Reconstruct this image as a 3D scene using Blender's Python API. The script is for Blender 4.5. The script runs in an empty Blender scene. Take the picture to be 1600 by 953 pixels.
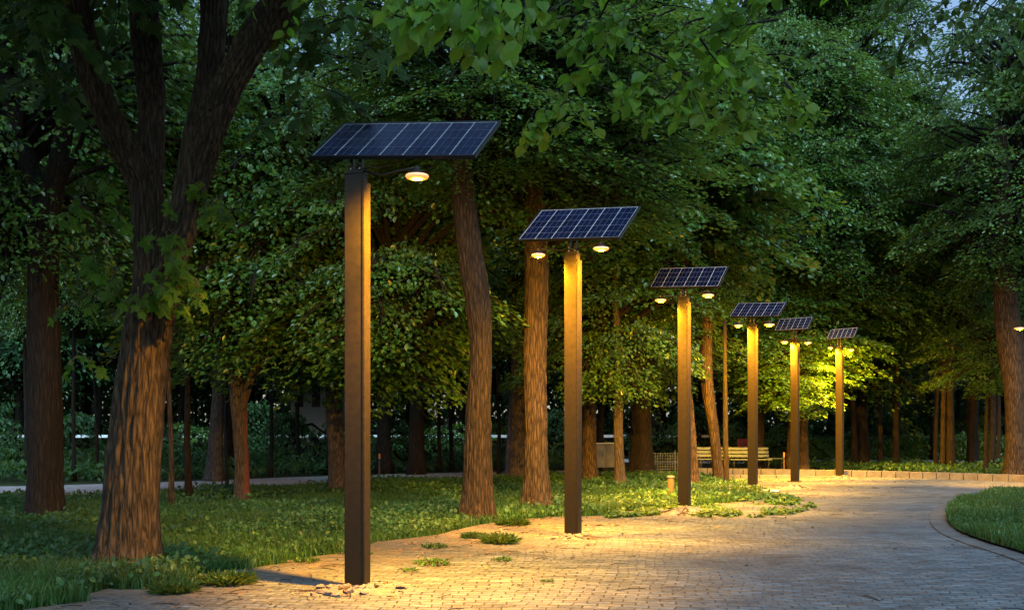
import bpy, math, random
import numpy as np
from math import radians as R, sin, cos, pi

# ------------------------------------------------------------------ camera, world, sun, exposure
sc = bpy.context.scene
COL = sc.collection
F = 1600.0            # focal length in photo pixels (photo is 1600 wide)
HOR = 666.0           # horizon row in the photo
CAMZ = 1.6
cam = bpy.data.cameras.new('camera'); camo = bpy.data.objects.new('camera', cam); COL.objects.link(camo)
cam.sensor_width = 36; cam.lens = 36; cam.shift_y = (HOR - 476.5) / 1600.0
cam.clip_end = 2000; camo.location = (0, 0, CAMZ); camo.rotation_euler = (R(90), 0, 0)
sc.camera = camo

SUN_EL, SUN_ROT = 52.0, 200.0
w = bpy.data.worlds.new('World'); sc.world = w; w.use_nodes = True
nt = w.node_tree; bg = nt.nodes['Background']
sky = nt.nodes.new('ShaderNodeTexSky'); sky.sky_type = 'NISHITA'; sky.sun_disc = False
sky.sun_elevation = R(SUN_EL); sky.sun_rotation = R(SUN_ROT); sky.air_density = 1.3; sky.dust_density = 1.5; sky.ozone_density = 4.0
nt.links.new(sky.outputs[0], bg.inputs[0]); bg.inputs[1].default_value = 0.13
sl = bpy.data.lights.new('evening_sun', 'SUN'); sl.energy = 3.0; sl.angle = R(40); sl.color = (0.50, 0.84, 1.0)
so = bpy.data.objects.new('evening_sun', sl); COL.objects.link(so)
so.rotation_euler = (R(90 - SUN_EL), 0, R(20))
sc.view_settings.view_transform = 'Standard'; sc.view_settings.look = 'None'
sc.view_settings.gamma = 1; sc.view_settings.use_curve_mapping = False
sc.view_settings.exposure = 0.55
LAMP_E = 1900.0
SPOT_E = 3600.0
SIDE_E = 2300.0

sc.render.engine = 'CYCLES'
cy = sc.cycles
cy.max_bounces = 5; cy.diffuse_bounces = 3; cy.glossy_bounces = 2; cy.transmission_bounces = 3; cy.transparent_max_bounces = 4
cy.caustics_reflective = False; cy.caustics_refractive = False; cy.sample_clamp_indirect = 4.0
cy.use_adaptive_sampling = True; cy.adaptive_threshold = 0.02
cy.use_denoising = True
try: cy.denoiser = 'OPENIMAGEDENOISE'
except Exception: pass

rnd = random.Random(7)
def rng(s): return np.random.default_rng(s)

def PX(x, y, D):      # photo pixel at depth D -> world point
    return np.array([(x - 800) / F * D, D, CAMZ - (y - HOR) / F * D])
def GD(y): return F * CAMZ / (y - HOR)
def G(x, y):
    D = GD(y); return ((x - 800) / F * D, D)

# ------------------------------------------------------------------ object helpers
def mesh_np(name, V, polys, mats, matidx=None, smooth=False, uv=None):
    """polys: list of (K x n) index arrays (same n inside one array)"""
    V = np.asarray(V, np.float32)
    me = bpy.data.meshes.new(name)
    polys = [np.asarray(p, np.int32) for p in polys if len(p)]
    idx = np.concatenate([p.ravel() for p in polys])
    tot = np.concatenate([np.full(len(p), p.shape[1], np.int32) for p in polys])
    st = np.concatenate([[0], np.cumsum(tot)[:-1]]).astype(np.int32)
    me.vertices.add(len(V)); me.vertices.foreach_set('co', V.ravel())
    me.loops.add(len(idx)); me.loops.foreach_set('vertex_index', idx)
    me.polygons.add(len(tot)); me.polygons.foreach_set('loop_start', st); me.polygons.foreach_set('loop_total', tot)
    if matidx is not None: me.polygons.foreach_set('material_index', np.asarray(matidx, np.int32))
    me.polygons.foreach_set('use_smooth', np.full(len(tot), bool(smooth)))
    for m in (mats if isinstance(mats, (list, tuple)) else [mats]): me.materials.append(m)
    me.update(calc_edges=True); me.validate()
    return me

def link(name, me, parent=None, loc=None, rz=None):
    o = bpy.data.objects.new(name, me); COL.objects.link(o)
    if parent is not None: o.parent = parent
    if loc is not None: o.location = loc
    if rz is not None: o.rotation_euler = (0, 0, rz)
    return o

def tag(o, label=None, cat=None, group=None, kind=None):
    if label: o['label'] = label
    if cat: o['category'] = cat
    if group: o['group'] = group
    if kind: o['kind'] = kind
    return o

def thing(name, loc, label, cat, group=None, rz=0):
    return tag(link(name, None, None, loc, rz), label, cat, group)

class MB:
    """collects simple shapes into one mesh"""
    def __init__(s): s.v = []; s.f = []; s.m = []
    def add(s, V, Fc, m=0):
        b = len(s.v); s.v += [tuple(map(float, p)) for p in V]; s.f += [tuple(b + i for i in f) for f in Fc]; s.m += [m] * len(Fc)
    def box(s, c, d, m=0, rot=None):
        x, y, z = [k / 2 for k in d]
        V = np.array([(a * x, b * y, e * z) for a in (-1, 1) for b in (-1, 1) for e in (-1, 1)])
        if rot is not None: V = V @ np.array(rot).T
        s.add(V + np.array(c), [(0, 1, 3, 2), (4, 6, 7, 5), (0, 4, 5, 1), (2, 3, 7, 6), (0, 2, 6, 4), (1, 5, 7, 3)], m)
    def lathe(s, c, prof, n=16, m=0, sx=1, sy=1):
        V = []; Fc = []
        for r, z in prof:
            for i in range(n): V.append((c[0] + r * cos(2 * pi * i / n) * sx, c[1] + r * sin(2 * pi * i / n) * sy, c[2] + z))
        k = len(prof)
        for j in range(k - 1):
            for i in range(n): Fc.append((j * n + i, j * n + (i + 1) % n, (j + 1) * n + (i + 1) % n, (j + 1) * n + i))
        Fc.append(tuple(range(n))[::-1]); Fc.append(tuple((k - 1) * n + i for i in range(n)))
        s.add(V, Fc, m)
    def tube(s, pts, r, n=8, m=0):
        V, P = tube_np(np.array(pts, float), r, n)
        s.add(V, [tuple(q) for q in P[0]] + [tuple(q) for p in P[1:] for q in p], m)
    def build(s, name, mats, parent=None, bevel=0, smooth=False, loc=None):
        me = bpy.data.meshes.new(name); me.from_pydata(s.v, [], s.f)
        for m in (mats if isinstance(mats, (list, tuple)) else [mats]): me.materials.append(m)
        for p, mi in zip(me.polygons, s.m): p.material_index = mi; p.use_smooth = smooth
        me.update()
        o = link(name, me, parent, loc)
        if bevel:
            b = o.modifiers.new('bevel', 'BEVEL'); b.width = bevel; b.segments = 2; b.limit_method = 'ANGLE'
        return o

def tube_np(P, r, n=8, disp=None):
    """tube along polyline P, r scalar or per-point; disp(theta, s, r)->radial offset; returns V, [quads, caps]"""
    P = np.asarray(P, float); m = len(P); r = np.broadcast_to(np.asarray(r, float), (m,))
    T = np.gradient(P, axis=0); T /= np.linalg.norm(T, axis=1)[:, None] + 1e-9
    ref = np.array([0., 1., 0.]) if abs(T[0][1]) < .9 else np.array([1., 0., 0.])
    U = np.cross(ref, T[0]); U /= np.linalg.norm(U)
    Us = [U]
    for i in range(1, m):
        u = Us[-1] - T[i] * np.dot(Us[-1], T[i]); Us.append(u / (np.linalg.norm(u) + 1e-9))
    Us = np.array(Us); Ws = np.cross(T, Us)
    th = np.arange(n) * 2 * pi / n
    rr = np.repeat(r[:, None], n, 1)
    if disp is not None:
        s = np.concatenate([[0], np.cumsum(np.linalg.norm(np.diff(P, axis=0), axis=1))])
        rr = rr + disp(th[None, :] + 0 * rr, s[:, None] + 0 * rr, rr)
    V = P[:, None, :] + rr[..., None] * (np.cos(th)[None, :, None] * Us[:, None, :] + np.sin(th)[None, :, None] * Ws[:, None, :])
    i = np.arange(m - 1)[:, None] * n; j = np.arange(n)[None, :]; j2 = (j + 1) % n
    Q = np.stack([i + j, i + j2, i + n + j2, i + n + j], -1).reshape(-1, 4)
    caps = np.array([list(range(n))[::-1], [(m - 1) * n + k for k in range(n)]])
    return V.reshape(-1, 3), [Q, caps]

def resample(P, k):
    """Catmull-Rom through rows of P (any dims), k points"""
    P = np.asarray(P, float)
    if len(P) == 2: t = np.linspace(0, 1, k)[:, None]; return P[0] * (1 - t) + P[1] * t
    A = np.vstack([2 * P[0] - P[1], P, 2 * P[-1] - P[-2]]); n = len(P) - 1
    out = []
    for u in np.linspace(0, n, k):
        i = min(int(u), n - 1); t = u - i; a, b, c, d = A[i], A[i + 1], A[i + 2], A[i + 3]
        out.append(.5 * (2 * b + (c - a) * t + (2 * a - 5 * b + 4 * c - d) * t * t + (3 * b - a - 3 * c + d) * t ** 3))
    return np.array(out)

def inpoly(x, y, poly):
    ins = np.zeros(len(x), bool); n = len(poly)
    for i in range(n):
        x1, y1 = poly[i]; x2, y2 = poly[(i + 1) % n]
        c = ((y1 > y) != (y2 > y)) & (x < (x2 - x1) * (y - y1) / ((y2 - y1) + 1e-12) + x1); ins ^= c
    return ins

def vnoise(x, y, s=0):
    """cheap smooth 2D value noise"""
    xi = np.floor(x).astype(np.int64); yi = np.floor(y).astype(np.int64); fx = x - xi; fy = y - yi
    fx = fx * fx * (3 - 2 * fx); fy = fy * fy * (3 - 2 * fy)
    def h(a, b):
        k = (a * 374761393 + b * 668265263 + s * 974634777) & 0xffffffff
        k = ((k ^ (k >> 13)) * 1274126177) & 0xffffffff
        return ((k ^ (k >> 16)) & 0xffff) / 65535.
    return (h(xi, yi) * (1 - fx) + h(xi + 1, yi) * fx) * (1 - fy) + (h(xi, yi + 1) * (1 - fx) + h(xi + 1, yi + 1) * fx) * fy

# ------------------------------------------------------------------ materials
def newmat(name):
    m = bpy.data.materials.new(name); m.use_nodes = True; nt = m.node_tree
    return m, nt, nt.nodes, nt.nodes['Principled BSDF'], nt.links.new
def ramp(N, L, fac, stops):
    r = N.new('ShaderNodeValToRGB'); L(fac, r.inputs[0]); e = r.color_ramp.elements
    while len(e) < len(stops): e.new(.5)
    for k, (p, c) in enumerate(stops): e[k].position = p; e[k].color = (*c, 1)
    return r.outputs[0]
def noise(N, L, vec, scale, detail=4, rough=.55, dist=0):
    n = N.new('ShaderNodeTexNoise'); n.inputs['Scale'].default_value = scale; n.inputs['Detail'].default_value = detail
    n.inputs['Roughness'].default_value = rough; n.inputs['Distortion'].default_value = dist
    if vec is not None: L(vec, n.inputs['Vector'])
    return n.outputs[0]
def mathn(N, L, op, a, b=None, c=None, clamp=False):
    n = N.new('ShaderNodeMath'); n.operation = op; n.use_clamp = clamp
    for i, v in enumerate((a, b, c)):
        if v is None: continue
        if isinstance(v, (int, float)): n.inputs[i].default_value = v
        else: L(v, n.inputs[i])
    return n.outputs[0]
def mixc(N, L, fac, a, b, mode='MIX'):
    n = N.new('ShaderNodeMix'); n.data_type = 'RGBA'; n.blend_type = mode
    for s, v in ((n.inputs[0], fac), (n.inputs[6], a), (n.inputs[7], b)):
        if isinstance(v, tuple): s.default_value = (*v, 1)
        elif isinstance(v, (int, float)): s.default_value = v
        else: L(v, s)
    return n.outputs[2]
def bump(N, L, bs, h, strength=.5, dist=.02):
    b = N.new('ShaderNodeBump'); b.inputs['Strength'].default_value = strength; b.inputs['Distance'].default_value = dist
    L(h, b.inputs['Height']); L(b.outputs[0], bs.inputs['Normal'])
def mapping(N, L, scale=(1, 1, 1), coord='Object', rot=(0, 0, 0)):
    t = N.new('ShaderNodeTexCoord'); mp = N.new('ShaderNodeMapping'); mp.inputs['Scale'].default_value = scale
    mp.inputs['Rotation'].default_value = rot
    L(t.outputs[coord], mp.inputs[0]); return mp.outputs[0]

def leaf_mat(name, cols, rough=.42, trans=.35, spec=.75, tcol=None):
    m, nt, N, bs, L = newmat(name)
    g = N.new('ShaderNodeNewGeometry'); oi = N.new('ShaderNodeObjectInfo')
    v = mathn(N, L, 'ADD', mathn(N, L, 'MULTIPLY', g.outputs['Random Per Island'], .8), mathn(N, L, 'MULTIPLY', oi.outputs['Random'], .2))
    c = ramp(N, L, v, [(i / (len(cols) - 1), k) for i, k in enumerate(cols)])
    pos = mapping(N, L, (1, 1, 1), 'Object')
    nz = noise(N, L, pos, .9, 2)
    c = mixc(N, L, .55, c, ramp(N, L, nz, [(.3, (.45, .45, .5)), (.7, (1.35, 1.35, 1.1))]), 'MULTIPLY')
    L(c, bs.inputs['Base Color']); bs.inputs['Roughness'].default_value = rough; bs.inputs['Specular IOR Level'].default_value = spec
    tr = N.new('ShaderNodeBsdfTranslucent'); L(mixc(N, L, .6, c, tcol or (.22, .30, .03)), tr.inputs[0])
    mx = N.new('ShaderNodeMixShader'); mx.inputs[0].default_value = trans
    L(bs.outputs[0], mx.inputs[1]); L(tr.outputs[0], mx.inputs[2]); L(mx.outputs[0], N['Material Output'].inputs[0])
    return m

M = {}
M['leaf'] = leaf_mat('leaf_green', [(.028, .10, .026), (.045, .14, .024), (.065, .17, .026), (.115, .19, .022), (.03, .12, .045)], rough=.34)
M['leaf_far'] = leaf_mat('leaf_far', [(.02, .08, .035), (.03, .11, .036), (.055, .15, .04)], trans=.2)
M['leaf_near'] = leaf_mat('leaf_broad', [(.016, .05, .008), (.03, .085, .010), (.05, .125, .012), (.10, .18, .016)], rough=.5, spec=.22, trans=.6, tcol=(.22, .42, .03))
M['maple'] = leaf_mat('leaf_maple', [(.012, .038, .008), (.02, .055, .010), (.045, .07, .012)], rough=.6, spec=.18, trans=.3, tcol=(.12, .2, .02))
M['grass'] = leaf_mat('grass_blade', [(.012, .05, .014), (.02, .072, .018), (.032, .095, .022), (.05, .095, .025)], rough=.5, trans=.25, spec=.3)
M['ivy'] = leaf_mat('ground_leaf', [(.02, .065, .026), (.032, .095, .03), (.05, .12, .03)], rough=.5, trans=.25, spec=.3)
M['dry'] = leaf_mat('dry_leaf', [(.10, .055, .02), (.16, .10, .04), (.06, .04, .02)], rough=.7, trans=.1)

def bark_mat(name, c1, c2, sc_=1.0):
    m, nt, N, bs, L = newmat(name)
    v = mapping(N, L, (9 * sc_, 9 * sc_, 1.3 * sc_))
    n1 = noise(N, L, v, 3.0, 6, .65, .6); n2 = noise(N, L, mapping(N, L, (1, 1, 1)), 1.7, 3)
    vo = N.new('ShaderNodeTexVoronoi'); vo.feature = 'DISTANCE_TO_EDGE'; vo.inputs['Scale'].default_value = 2.2; L(v, vo.inputs['Vector'])
    cr = mathn(N, L, 'MULTIPLY', vo.outputs['Distance'], 2.2, clamp=True)
    h = mathn(N, L, 'ADD', mathn(N, L, 'MULTIPLY', cr, .6), mathn(N, L, 'MULTIPLY', n1, .8))
    c = ramp(N, L, h, [(.3, c1), (.85, c2)])
    c = mixc(N, L, .5, c, ramp(N, L, n2, [(.3, (.6, .62, .6)), (.7, (1.25, 1.2, 1.15))]), 'MULTIPLY')
    L(c, bs.inputs['Base Color']); bs.inputs['Roughness'].default_value = .9; bs.inputs['Specular IOR Level'].default_value = .2
    bump(N, L, bs, h, .9, .035); return m
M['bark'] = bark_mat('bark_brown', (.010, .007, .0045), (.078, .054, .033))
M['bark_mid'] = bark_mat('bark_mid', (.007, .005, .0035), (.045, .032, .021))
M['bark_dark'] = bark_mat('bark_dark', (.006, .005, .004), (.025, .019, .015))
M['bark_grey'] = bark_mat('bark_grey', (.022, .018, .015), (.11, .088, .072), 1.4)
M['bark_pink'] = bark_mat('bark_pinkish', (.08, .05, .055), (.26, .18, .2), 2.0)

# trunk with a reddish flank
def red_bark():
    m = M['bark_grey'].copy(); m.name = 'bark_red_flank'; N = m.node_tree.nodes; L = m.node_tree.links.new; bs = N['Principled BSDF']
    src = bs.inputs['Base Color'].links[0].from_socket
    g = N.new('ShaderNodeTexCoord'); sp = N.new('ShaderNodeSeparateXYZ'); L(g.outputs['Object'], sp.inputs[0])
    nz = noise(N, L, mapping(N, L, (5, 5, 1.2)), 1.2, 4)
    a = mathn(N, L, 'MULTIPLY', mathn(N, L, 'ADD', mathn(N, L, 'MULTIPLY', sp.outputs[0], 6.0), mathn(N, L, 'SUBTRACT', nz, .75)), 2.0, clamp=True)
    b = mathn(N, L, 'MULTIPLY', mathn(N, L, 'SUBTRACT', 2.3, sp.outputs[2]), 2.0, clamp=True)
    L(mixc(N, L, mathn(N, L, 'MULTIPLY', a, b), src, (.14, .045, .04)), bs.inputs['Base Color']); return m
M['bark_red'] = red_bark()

def simple(name, col, rough=.5, metal=0, spec=.5, bumpy=0, var=.12, scale=8):
    m, nt, N, bs, L = newmat(name)
    nz = noise(N, L, mapping(N, L), scale, 5)
    lo = tuple(k * (1 - var) for k in col); hi = tuple(k * (1 + var) for k in col)
    L(ramp(N, L, nz, [(.3, lo), (.7, hi)]), bs.inputs['Base Color'])
    bs.inputs['Roughness'].default_value = rough; bs.inputs['Metallic'].default_value = metal; bs.inputs['Specular IOR Level'].default_value = spec
    if bumpy: bump(N, L, bs, nz, bumpy, .01)
    return m
M['post'] = simple('dark_bronze_steel', (.0125, .0098, .005), .36, .0, .18, .08, .22, 14)
M['steel'] = simple('dark_steel', (.03, .028, .027), .45, .6)
M['frame'] = simple('black_anodised_frame', (.012, .012, .014), .4, .5)
M['silver'] = simple('silver_busbar', (.45, .49, .56), .35, .3)
M['thin'] = simple('thin_busbar', (.12, .15, .26), .35, .3)
M['bolt'] = simple('zinc_bolt', (.5, .48, .45), .4, .8)
M['concrete'] = simple('kerb_concrete', (.10, .10, .105), .85, 0, .3, .4, .25, 5)
M['white_paint'] = simple('white_paint', (.78, .8, .8), .5)
M['slat'] = simple('pale_bench_slat', (.17, .22, .28), .5, 0, .5, .1, .15)
M['iron'] = simple('cast_iron', (.025, .025, .03), .5, .5)
M['wood'] = simple('bollard_wood', (.09, .055, .032), .75, 0, .3, .4, .3, 14)
M['grey_box'] = simple('pale_grey_enamel', (.14, .155, .17), .55, 0, .4, .05, .12, 4)
M['red'] = simple('dark_red_board', (.20, .02, .03), .6)
M['orange'] = simple('orange_plastic', (.7, .17, .02), .5)
M['rock'] = simple('rubble_stone', (.095, .09, .09), .85, 0, .3, .5, .35, 9)
M['stone'] = simple('pale_flat_stone', (.5, .46, .42), .8, 0, .3, .3, .2, 6)
M['wall'] = simple('pale_render_wall', (.55, .58, .62), .8)
M['wire'] = simple('blue_grey_wire', (.14, .17, .2), .5, .3)

def cell_mat():
    m, nt, N, bs, L = newmat('photovoltaic_glass')
    nz = noise(N, L, mapping(N, L), 6, 3)
    L(ramp(N, L, nz, [(.3, (.002, .0035, .018)), (.7, (.004, .007, .036))]), bs.inputs['Base Color'])
    bs.inputs['Roughness'].default_value = .25; bs.inputs['Specular IOR Level'].default_value = .25
    return m
M['cell'] = cell_mat()
def emis(name, col, s):
    m, nt, N, bs, L = newmat(name); bs.inputs['Base Color'].default_value = (.9, .8, .6, 1)
    bs.inputs['Emission Color'].default_value = (*col, 1); bs.inputs['Emission Strength'].default_value = s; return m
M['lens'] = emis('amber_lamp_lens', (1.0, .44, .0006), LAMP_E)

M['glow'] = emis('amber_halo_glow', (1.0, .17, .004), 1.5)  # emission for the added ring that stands in for lamp halo
def soil():
    m, nt, N, bs, L = newmat('woodland_soil')
    p = mapping(N, L); a = noise(N, L, p, 1.1, 6, .6); b = noise(N, L, p, 14, 5, .7)
    c = ramp(N, L, a, [(.35, (.02, .035, .015)), (.55, (.035, .05, .02)), (.75, (.06, .045, .028))])
    c = mixc(N, L, .6, c, ramp(N, L, b, [(.3, (.5, .5, .5)), (.7, (1.4, 1.35, 1.3))]), 'MULTIPLY')
    L(c, bs.inputs['Base Color']); bs.inputs['Roughness'].default_value = .95; bs.inputs['Specular IOR Level'].default_value = .15
    bump(N, L, bs, b, .8, .05); return m
M['soil'] = soil()

def pavers():
    m, nt, N, bs, L = newmat('clay_pavers')
    t = N.new('ShaderNodeTexCoord'); obj = t.outputs['Object']
    # gently bent courses
    nzw = N.new('ShaderNodeTexNoise'); nzw.inputs['Scale'].default_value = .35; nzw.inputs['Detail'].default_value = 2; L(obj, nzw.inputs['Vector'])
    sub = N.new('ShaderNodeVectorMath'); sub.operation = 'SUBTRACT'; L(nzw.outputs['Color'], sub.inputs[0]); sub.inputs[1].default_value = (.5, .5, .5)
    scl = N.new('ShaderNodeVectorMath'); scl.operation = 'SCALE'; L(sub.outputs[0], scl.inputs[0]); scl.inputs['Scale'].default_value = .8
    nz2 = N.new('ShaderNodeTexNoise'); nz2.inputs['Scale'].default_value = 5; nz2.inputs['Detail'].default_value = 2; L(obj, nz2.inputs['Vector'])
    sc2 = N.new('ShaderNodeVectorMath'); sc2.operation = 'SCALE'; L(nz2.outputs['Color'], sc2.inputs[0]); sc2.inputs['Scale'].default_value = .07
    add = N.new('ShaderNodeVectorMath'); L(obj, add.inputs[0]); L(scl.outputs[0], add.inputs[1])
    add2 = N.new('ShaderNodeVectorMath'); L(add.outputs[0], add2.inputs[0]); L(sc2.outputs[0], add2.inputs[1])
    mp = N.new('ShaderNodeMapping'); mp.inputs['Rotation'].default_value = (0, 0, R(9)); L(add2.outputs[0], mp.inputs[0])
    br = N.new('ShaderNodeTexBrick'); L(mp.outputs[0], br.inputs['Vector'])
    br.inputs['Scale'].default_value = 1; br.inputs['Brick Width'].default_value = .21; br.inputs['Row Height'].default_value = .11
    br.inputs['Mortar Size'].default_value = .008; br.inputs['Mortar Smooth'].default_value = .6; br.inputs['Bias'].default_value = 0
    br.inputs['Color1'].default_value = (.062, .088, .115, 1); br.inputs['Color2'].default_value = (.118, .15, .185, 1); br.inputs['Mortar'].default_value = (.022, .024, .028, 1)
    big = noise(N, L, obj, .5, 4, .6); fine = noise(N, L, obj, 22, 5, .7)
    stain = noise(N, L, mapping(N, L, (1, 1.25, 1)), 1.7, 9, .78, .5)
    c = mixc(N, L, .8, br.outputs[0], ramp(N, L, big, [(.3, (.62, .63, .66)), (.7, (1.25, 1.2, 1.15))]), 'MULTIPLY')
    c = mixc(N, L, .85, c, ramp(N, L, stain, [(.36, (.42, .42, .44)), (.5, (1, 1, 1)), (.68, (1.25, 1.25, 1.22))]), 'MULTIPLY')
    c = mixc(N, L, .5, c, ramp(N, L, fine, [(.3, (.6, .6, .6)), (.7, (1.35, 1.35, 1.35))]), 'MULTIPLY')
    # sand that has drifted in from the verge
    sp = N.new('ShaderNodeSeparateXYZ'); L(obj, sp.inputs[0])
    d = mathn(N, L, 'ADD', mathn(N, L, 'MULTIPLY', sp.outputs[0], .845), mathn(N, L, 'MULTIPLY', sp.outputs[1], -.535))
    d = mathn(N, L, 'ADD', d, .845 * 4.1 + .535 * 8.9)
    med = noise(N, L, obj, 1.6, 6, .65)
    k = mathn(N, L, 'ADD', mathn(N, L, 'SUBTRACT', .8, mathn(N, L, 'MULTIPLY', d, .55)), mathn(N, L, 'MULTIPLY', mathn(N, L, 'SUBTRACT', med, .5), 3.2))
    grit = noise(N, L, obj, 7, 8, .8)
    k = mathn(N, L, 'MULTIPLY', mathn(N, L, 'ADD', k, mathn(N, L, 'MULTIPLY', mathn(N, L, 'SUBTRACT', grit, .55), 2.2)), .8, clamp=True)
    sand = ramp(N, L, fine, [(.25, (.04, .034, .027)), (.48, (.115, .10, .088)), (.72, (.19, .168, .145))])
    c = mixc(N, L, k, c, sand)
    L(c, bs.inputs['Base Color']); bs.inputs['Roughness'].default_value = .62; bs.inputs['Specular IOR Level'].default_value = .4
    h = mathn(N, L, 'MULTIPLY', mathn(N, L, 'SUBTRACT', 1.0, br.outputs['Fac']), mathn(N, L, 'SUBTRACT', 1.0, mathn(N, L, 'MULTIPLY', k, .8)))
    h = mathn(N, L, 'ADD', h, mathn(N, L, 'MULTIPLY', fine, .5))
    h = mathn(N, L, 'ADD', h, mathn(N, L, 'MULTIPLY', noise(N, L, mapping(N, L, (1, 2.6, 1)), 2.4, 4), 4.0))
    bump(N, L, bs, h, 1.0, .045)
    return m
M['pavers'] = pavers()
M['gravel'] = simple('grey_gravel', (.33, .31, .33), .9, 0, .3, .9, .45, 7)
M['pale_path'] = simple('pale_path_paving', (.72, .75, .8), .7, 0, .3, .3, .2, 2)

# ------------------------------------------------------------------ ground sheets
def sheet(name, pts, z, mat, label=None):
    me = bpy.data.meshes.new(name); me.from_pydata([(x, y, z) for x, y in pts], [], [tuple(range(len(pts)))]); me.materials.append(mat)
    n = me.polygons[0].normal
    if n.z < 0: me.flip_normals()
    return tag(link(name, me), label, None, None, 'structure')
sheet('ground', [(-250, -60), (250, -60), (250, 400), (-250, 400)], 0, M['soil'], 'dark woodland soil under the trees')

LEFT_EDGE = [(60, 953), (170, 928), (250, 915), (330, 897), (400, 885), (470, 874), (530, 866), (620, 845), (740, 825), (820, 812), (900, 806), (1010, 797),
             (1090, 792), (1150, 783), (1178, 772), (1160, 762), (1125, 754), (1100, 747.5)]
edge = np.array([G(*p) for p in LEFT_EDGE])
edge_s = resample(edge, 90)
_r = rng(3); edge_s += np.stack([vnoise(np.arange(90) * .7, np.zeros(90), 1) - .5, vnoise(np.arange(90) * .7, np.zeros(90), 2) - .5], 1) * .5
KERB_PX = [(1085, 740.6), (1150, 741.4), (1200, 742.3), (1300, 744.2), (1380, 746.0), (1450, 748), (1520, 750.3), (1600, 753.5), (1700, 758.5), (1850, 768)]
kerb = resample([G(*p) for p in KERB_PX], 60)
ki = [k for k in kerb if k[0] > edge_s[-1][0] + .1]
paved = [(-7, -40), (-5.2, 5.5)] + [tuple(p) for p in edge_s] + [tuple(p) for p in ki] + [(60, 20), (60, -40)]
sheet('paved_path', paved, .004, M['pavers'], 'broad curving path of small worn pavers')
# gravel path left of middle, pale path beyond the kerb
gr = [G(-120, 781), G(60, 779), G(260, 772), G(440, 763), G(600, 754), G(760, 750), G(900, 745), G(1080, 744),
      G(1080, 736), G(900, 735), G(760, 737), G(600, 741), G(440, 746), G(260, 753), G(60, 759), G(-120, 761)]
sheet('gravel_path', gr, .004, M['gravel'], 'pale grey gravel path winding behind the left lawn')
fp = [G(930, 722), G(1200, 724.5), G(1400, 725), G(1560, 727), G(1750, 730), G(1750, 722), G(1560, 720), G(1400, 718.5), G(1200, 718), G(930, 717)]
sheet('far_path', fp, .008, M['pale_path'], 'pale strip of path beyond the low kerb')

# island lawn outline on the right
ISL = [(1478, 808), (1484, 795), (1510, 783), (1550, 775), (1600, 769), (1700, 764), (1900, 770), (2300, 800), (2300, 1100), (1760, 940), (1680, 899), (1600, 869), (1545, 852), (1500, 835), (1482, 820)]
isl = resample([G(*p) for p in ISL] + [G(*ISL[0])], 140)[:-1]
isl_out = []
ic = isl.mean(0)
for k in range(len(isl)):
    t = isl[(k + 1) % len(isl)] - isl[k - 1]; n = np.array([t[1], -t[0]]); n /= np.linalg.norm(n) + 1e-9
    if np.dot(n, isl[k] - ic) < 0: n = -n
    isl_out.append(isl[k] + n * .26)
isl_out = np.array(isl_out)
sheet('lawn_island', [tuple(p) for p in isl], .06, M['soil'], 'rounded lawn bed inside the curve of the path')
# edging of soldier-course pavers
mb = MB(); nE = len(isl)
for k in range(nE):
    a, b = isl[k], isl[(k + 1) % nE]; L_ = np.linalg.norm(b - a); q = max(1, int(L_ / .24))
    for j in range(q):
        t0, t1 = (j + .04) / q, (j + .96) / q
        p0, p1 = a + (b - a) * t0, a + (b - a) * t1; o0 = isl_out[k] + (isl_out[(k + 1) % nE] - isl_out[k]) * t0; o1 = isl_out[k] + (isl_out[(k + 1) % nE] - isl_out[k]) * t1
        if p0[0] > 16 or p0[1] < 6: continue
        z = .022 + rnd.uniform(-.004, .004)
        mb.add([(p0[0], p0[1], z + .008), (p1[0], p1[1], z + .008), (o1[0], o1[1], z), (o0[0], o0[1], z), (p0[0], p0[1], 0), (p1[0], p1[1], 0), (o1[0], o1[1], 0), (o0[0], o0[1], 0)],
               [(0, 1, 2, 3), (3, 2, 6, 7), (0, 3, 7, 4), (1, 5, 6, 2), (0, 4, 5, 1)])
M['edging'] = simple('edging_pavers', (.075, .082, .092), .7, 0, .3, .3, .25, 3)
tag(mb.build('path_edging', M['edging'], bevel=0), 'band of flush edging stones around the lawn bed', None, None, 'structure')

# low kerb
def strip_wall(name, line, h, th, mat, label, cat, z0=0.0, joint=1.2):
    line = np.array(line); mb = MB(); acc = 0; start = 0
    T = np.gradient(line, axis=0); T /= np.linalg.norm(T, axis=1)[:, None]; Nn = np.stack([-T[:, 1], T[:, 0]], 1)
    Nn *= np.sign(Nn[:, 1])[:, None]
    for i in range(len(line) - 1):
        g = .012
        a, b = line[i] + T[i] * g * (i % 2 == 0), line[i + 1] - T[i + 1] * g * (i % 2 == 1)
        a2, b2 = a + Nn[i] * th, b + Nn[i + 1] * th; hz = h + rnd.uniform(-.004, .004)
        mb.add([(*a, z0), (*b, z0), (*b, hz), (*a, hz), (*a2, z0), (*b2, z0), (*b2, hz), (*a2, hz)],
               [(0, 1, 2, 3), (3, 2, 6, 7), (5, 4, 7, 6), (0, 3, 7, 4), (1, 5, 6, 2)])
    return tag(mb.build(name, mat), label, cat)
strip_wall('low_wall', kerb, .20, .30, M['concrete'], 'low curved concrete kerb wall closing the paved area', 'kerb wall')
strip_wall('stone_step', resample([G(1092, 746.5), G(1180, 747), G(1250, 747.4)], 12), .09, .5, M['concrete'], 'shallow stone step in front of the low kerb wall, lit amber', 'step')

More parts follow.
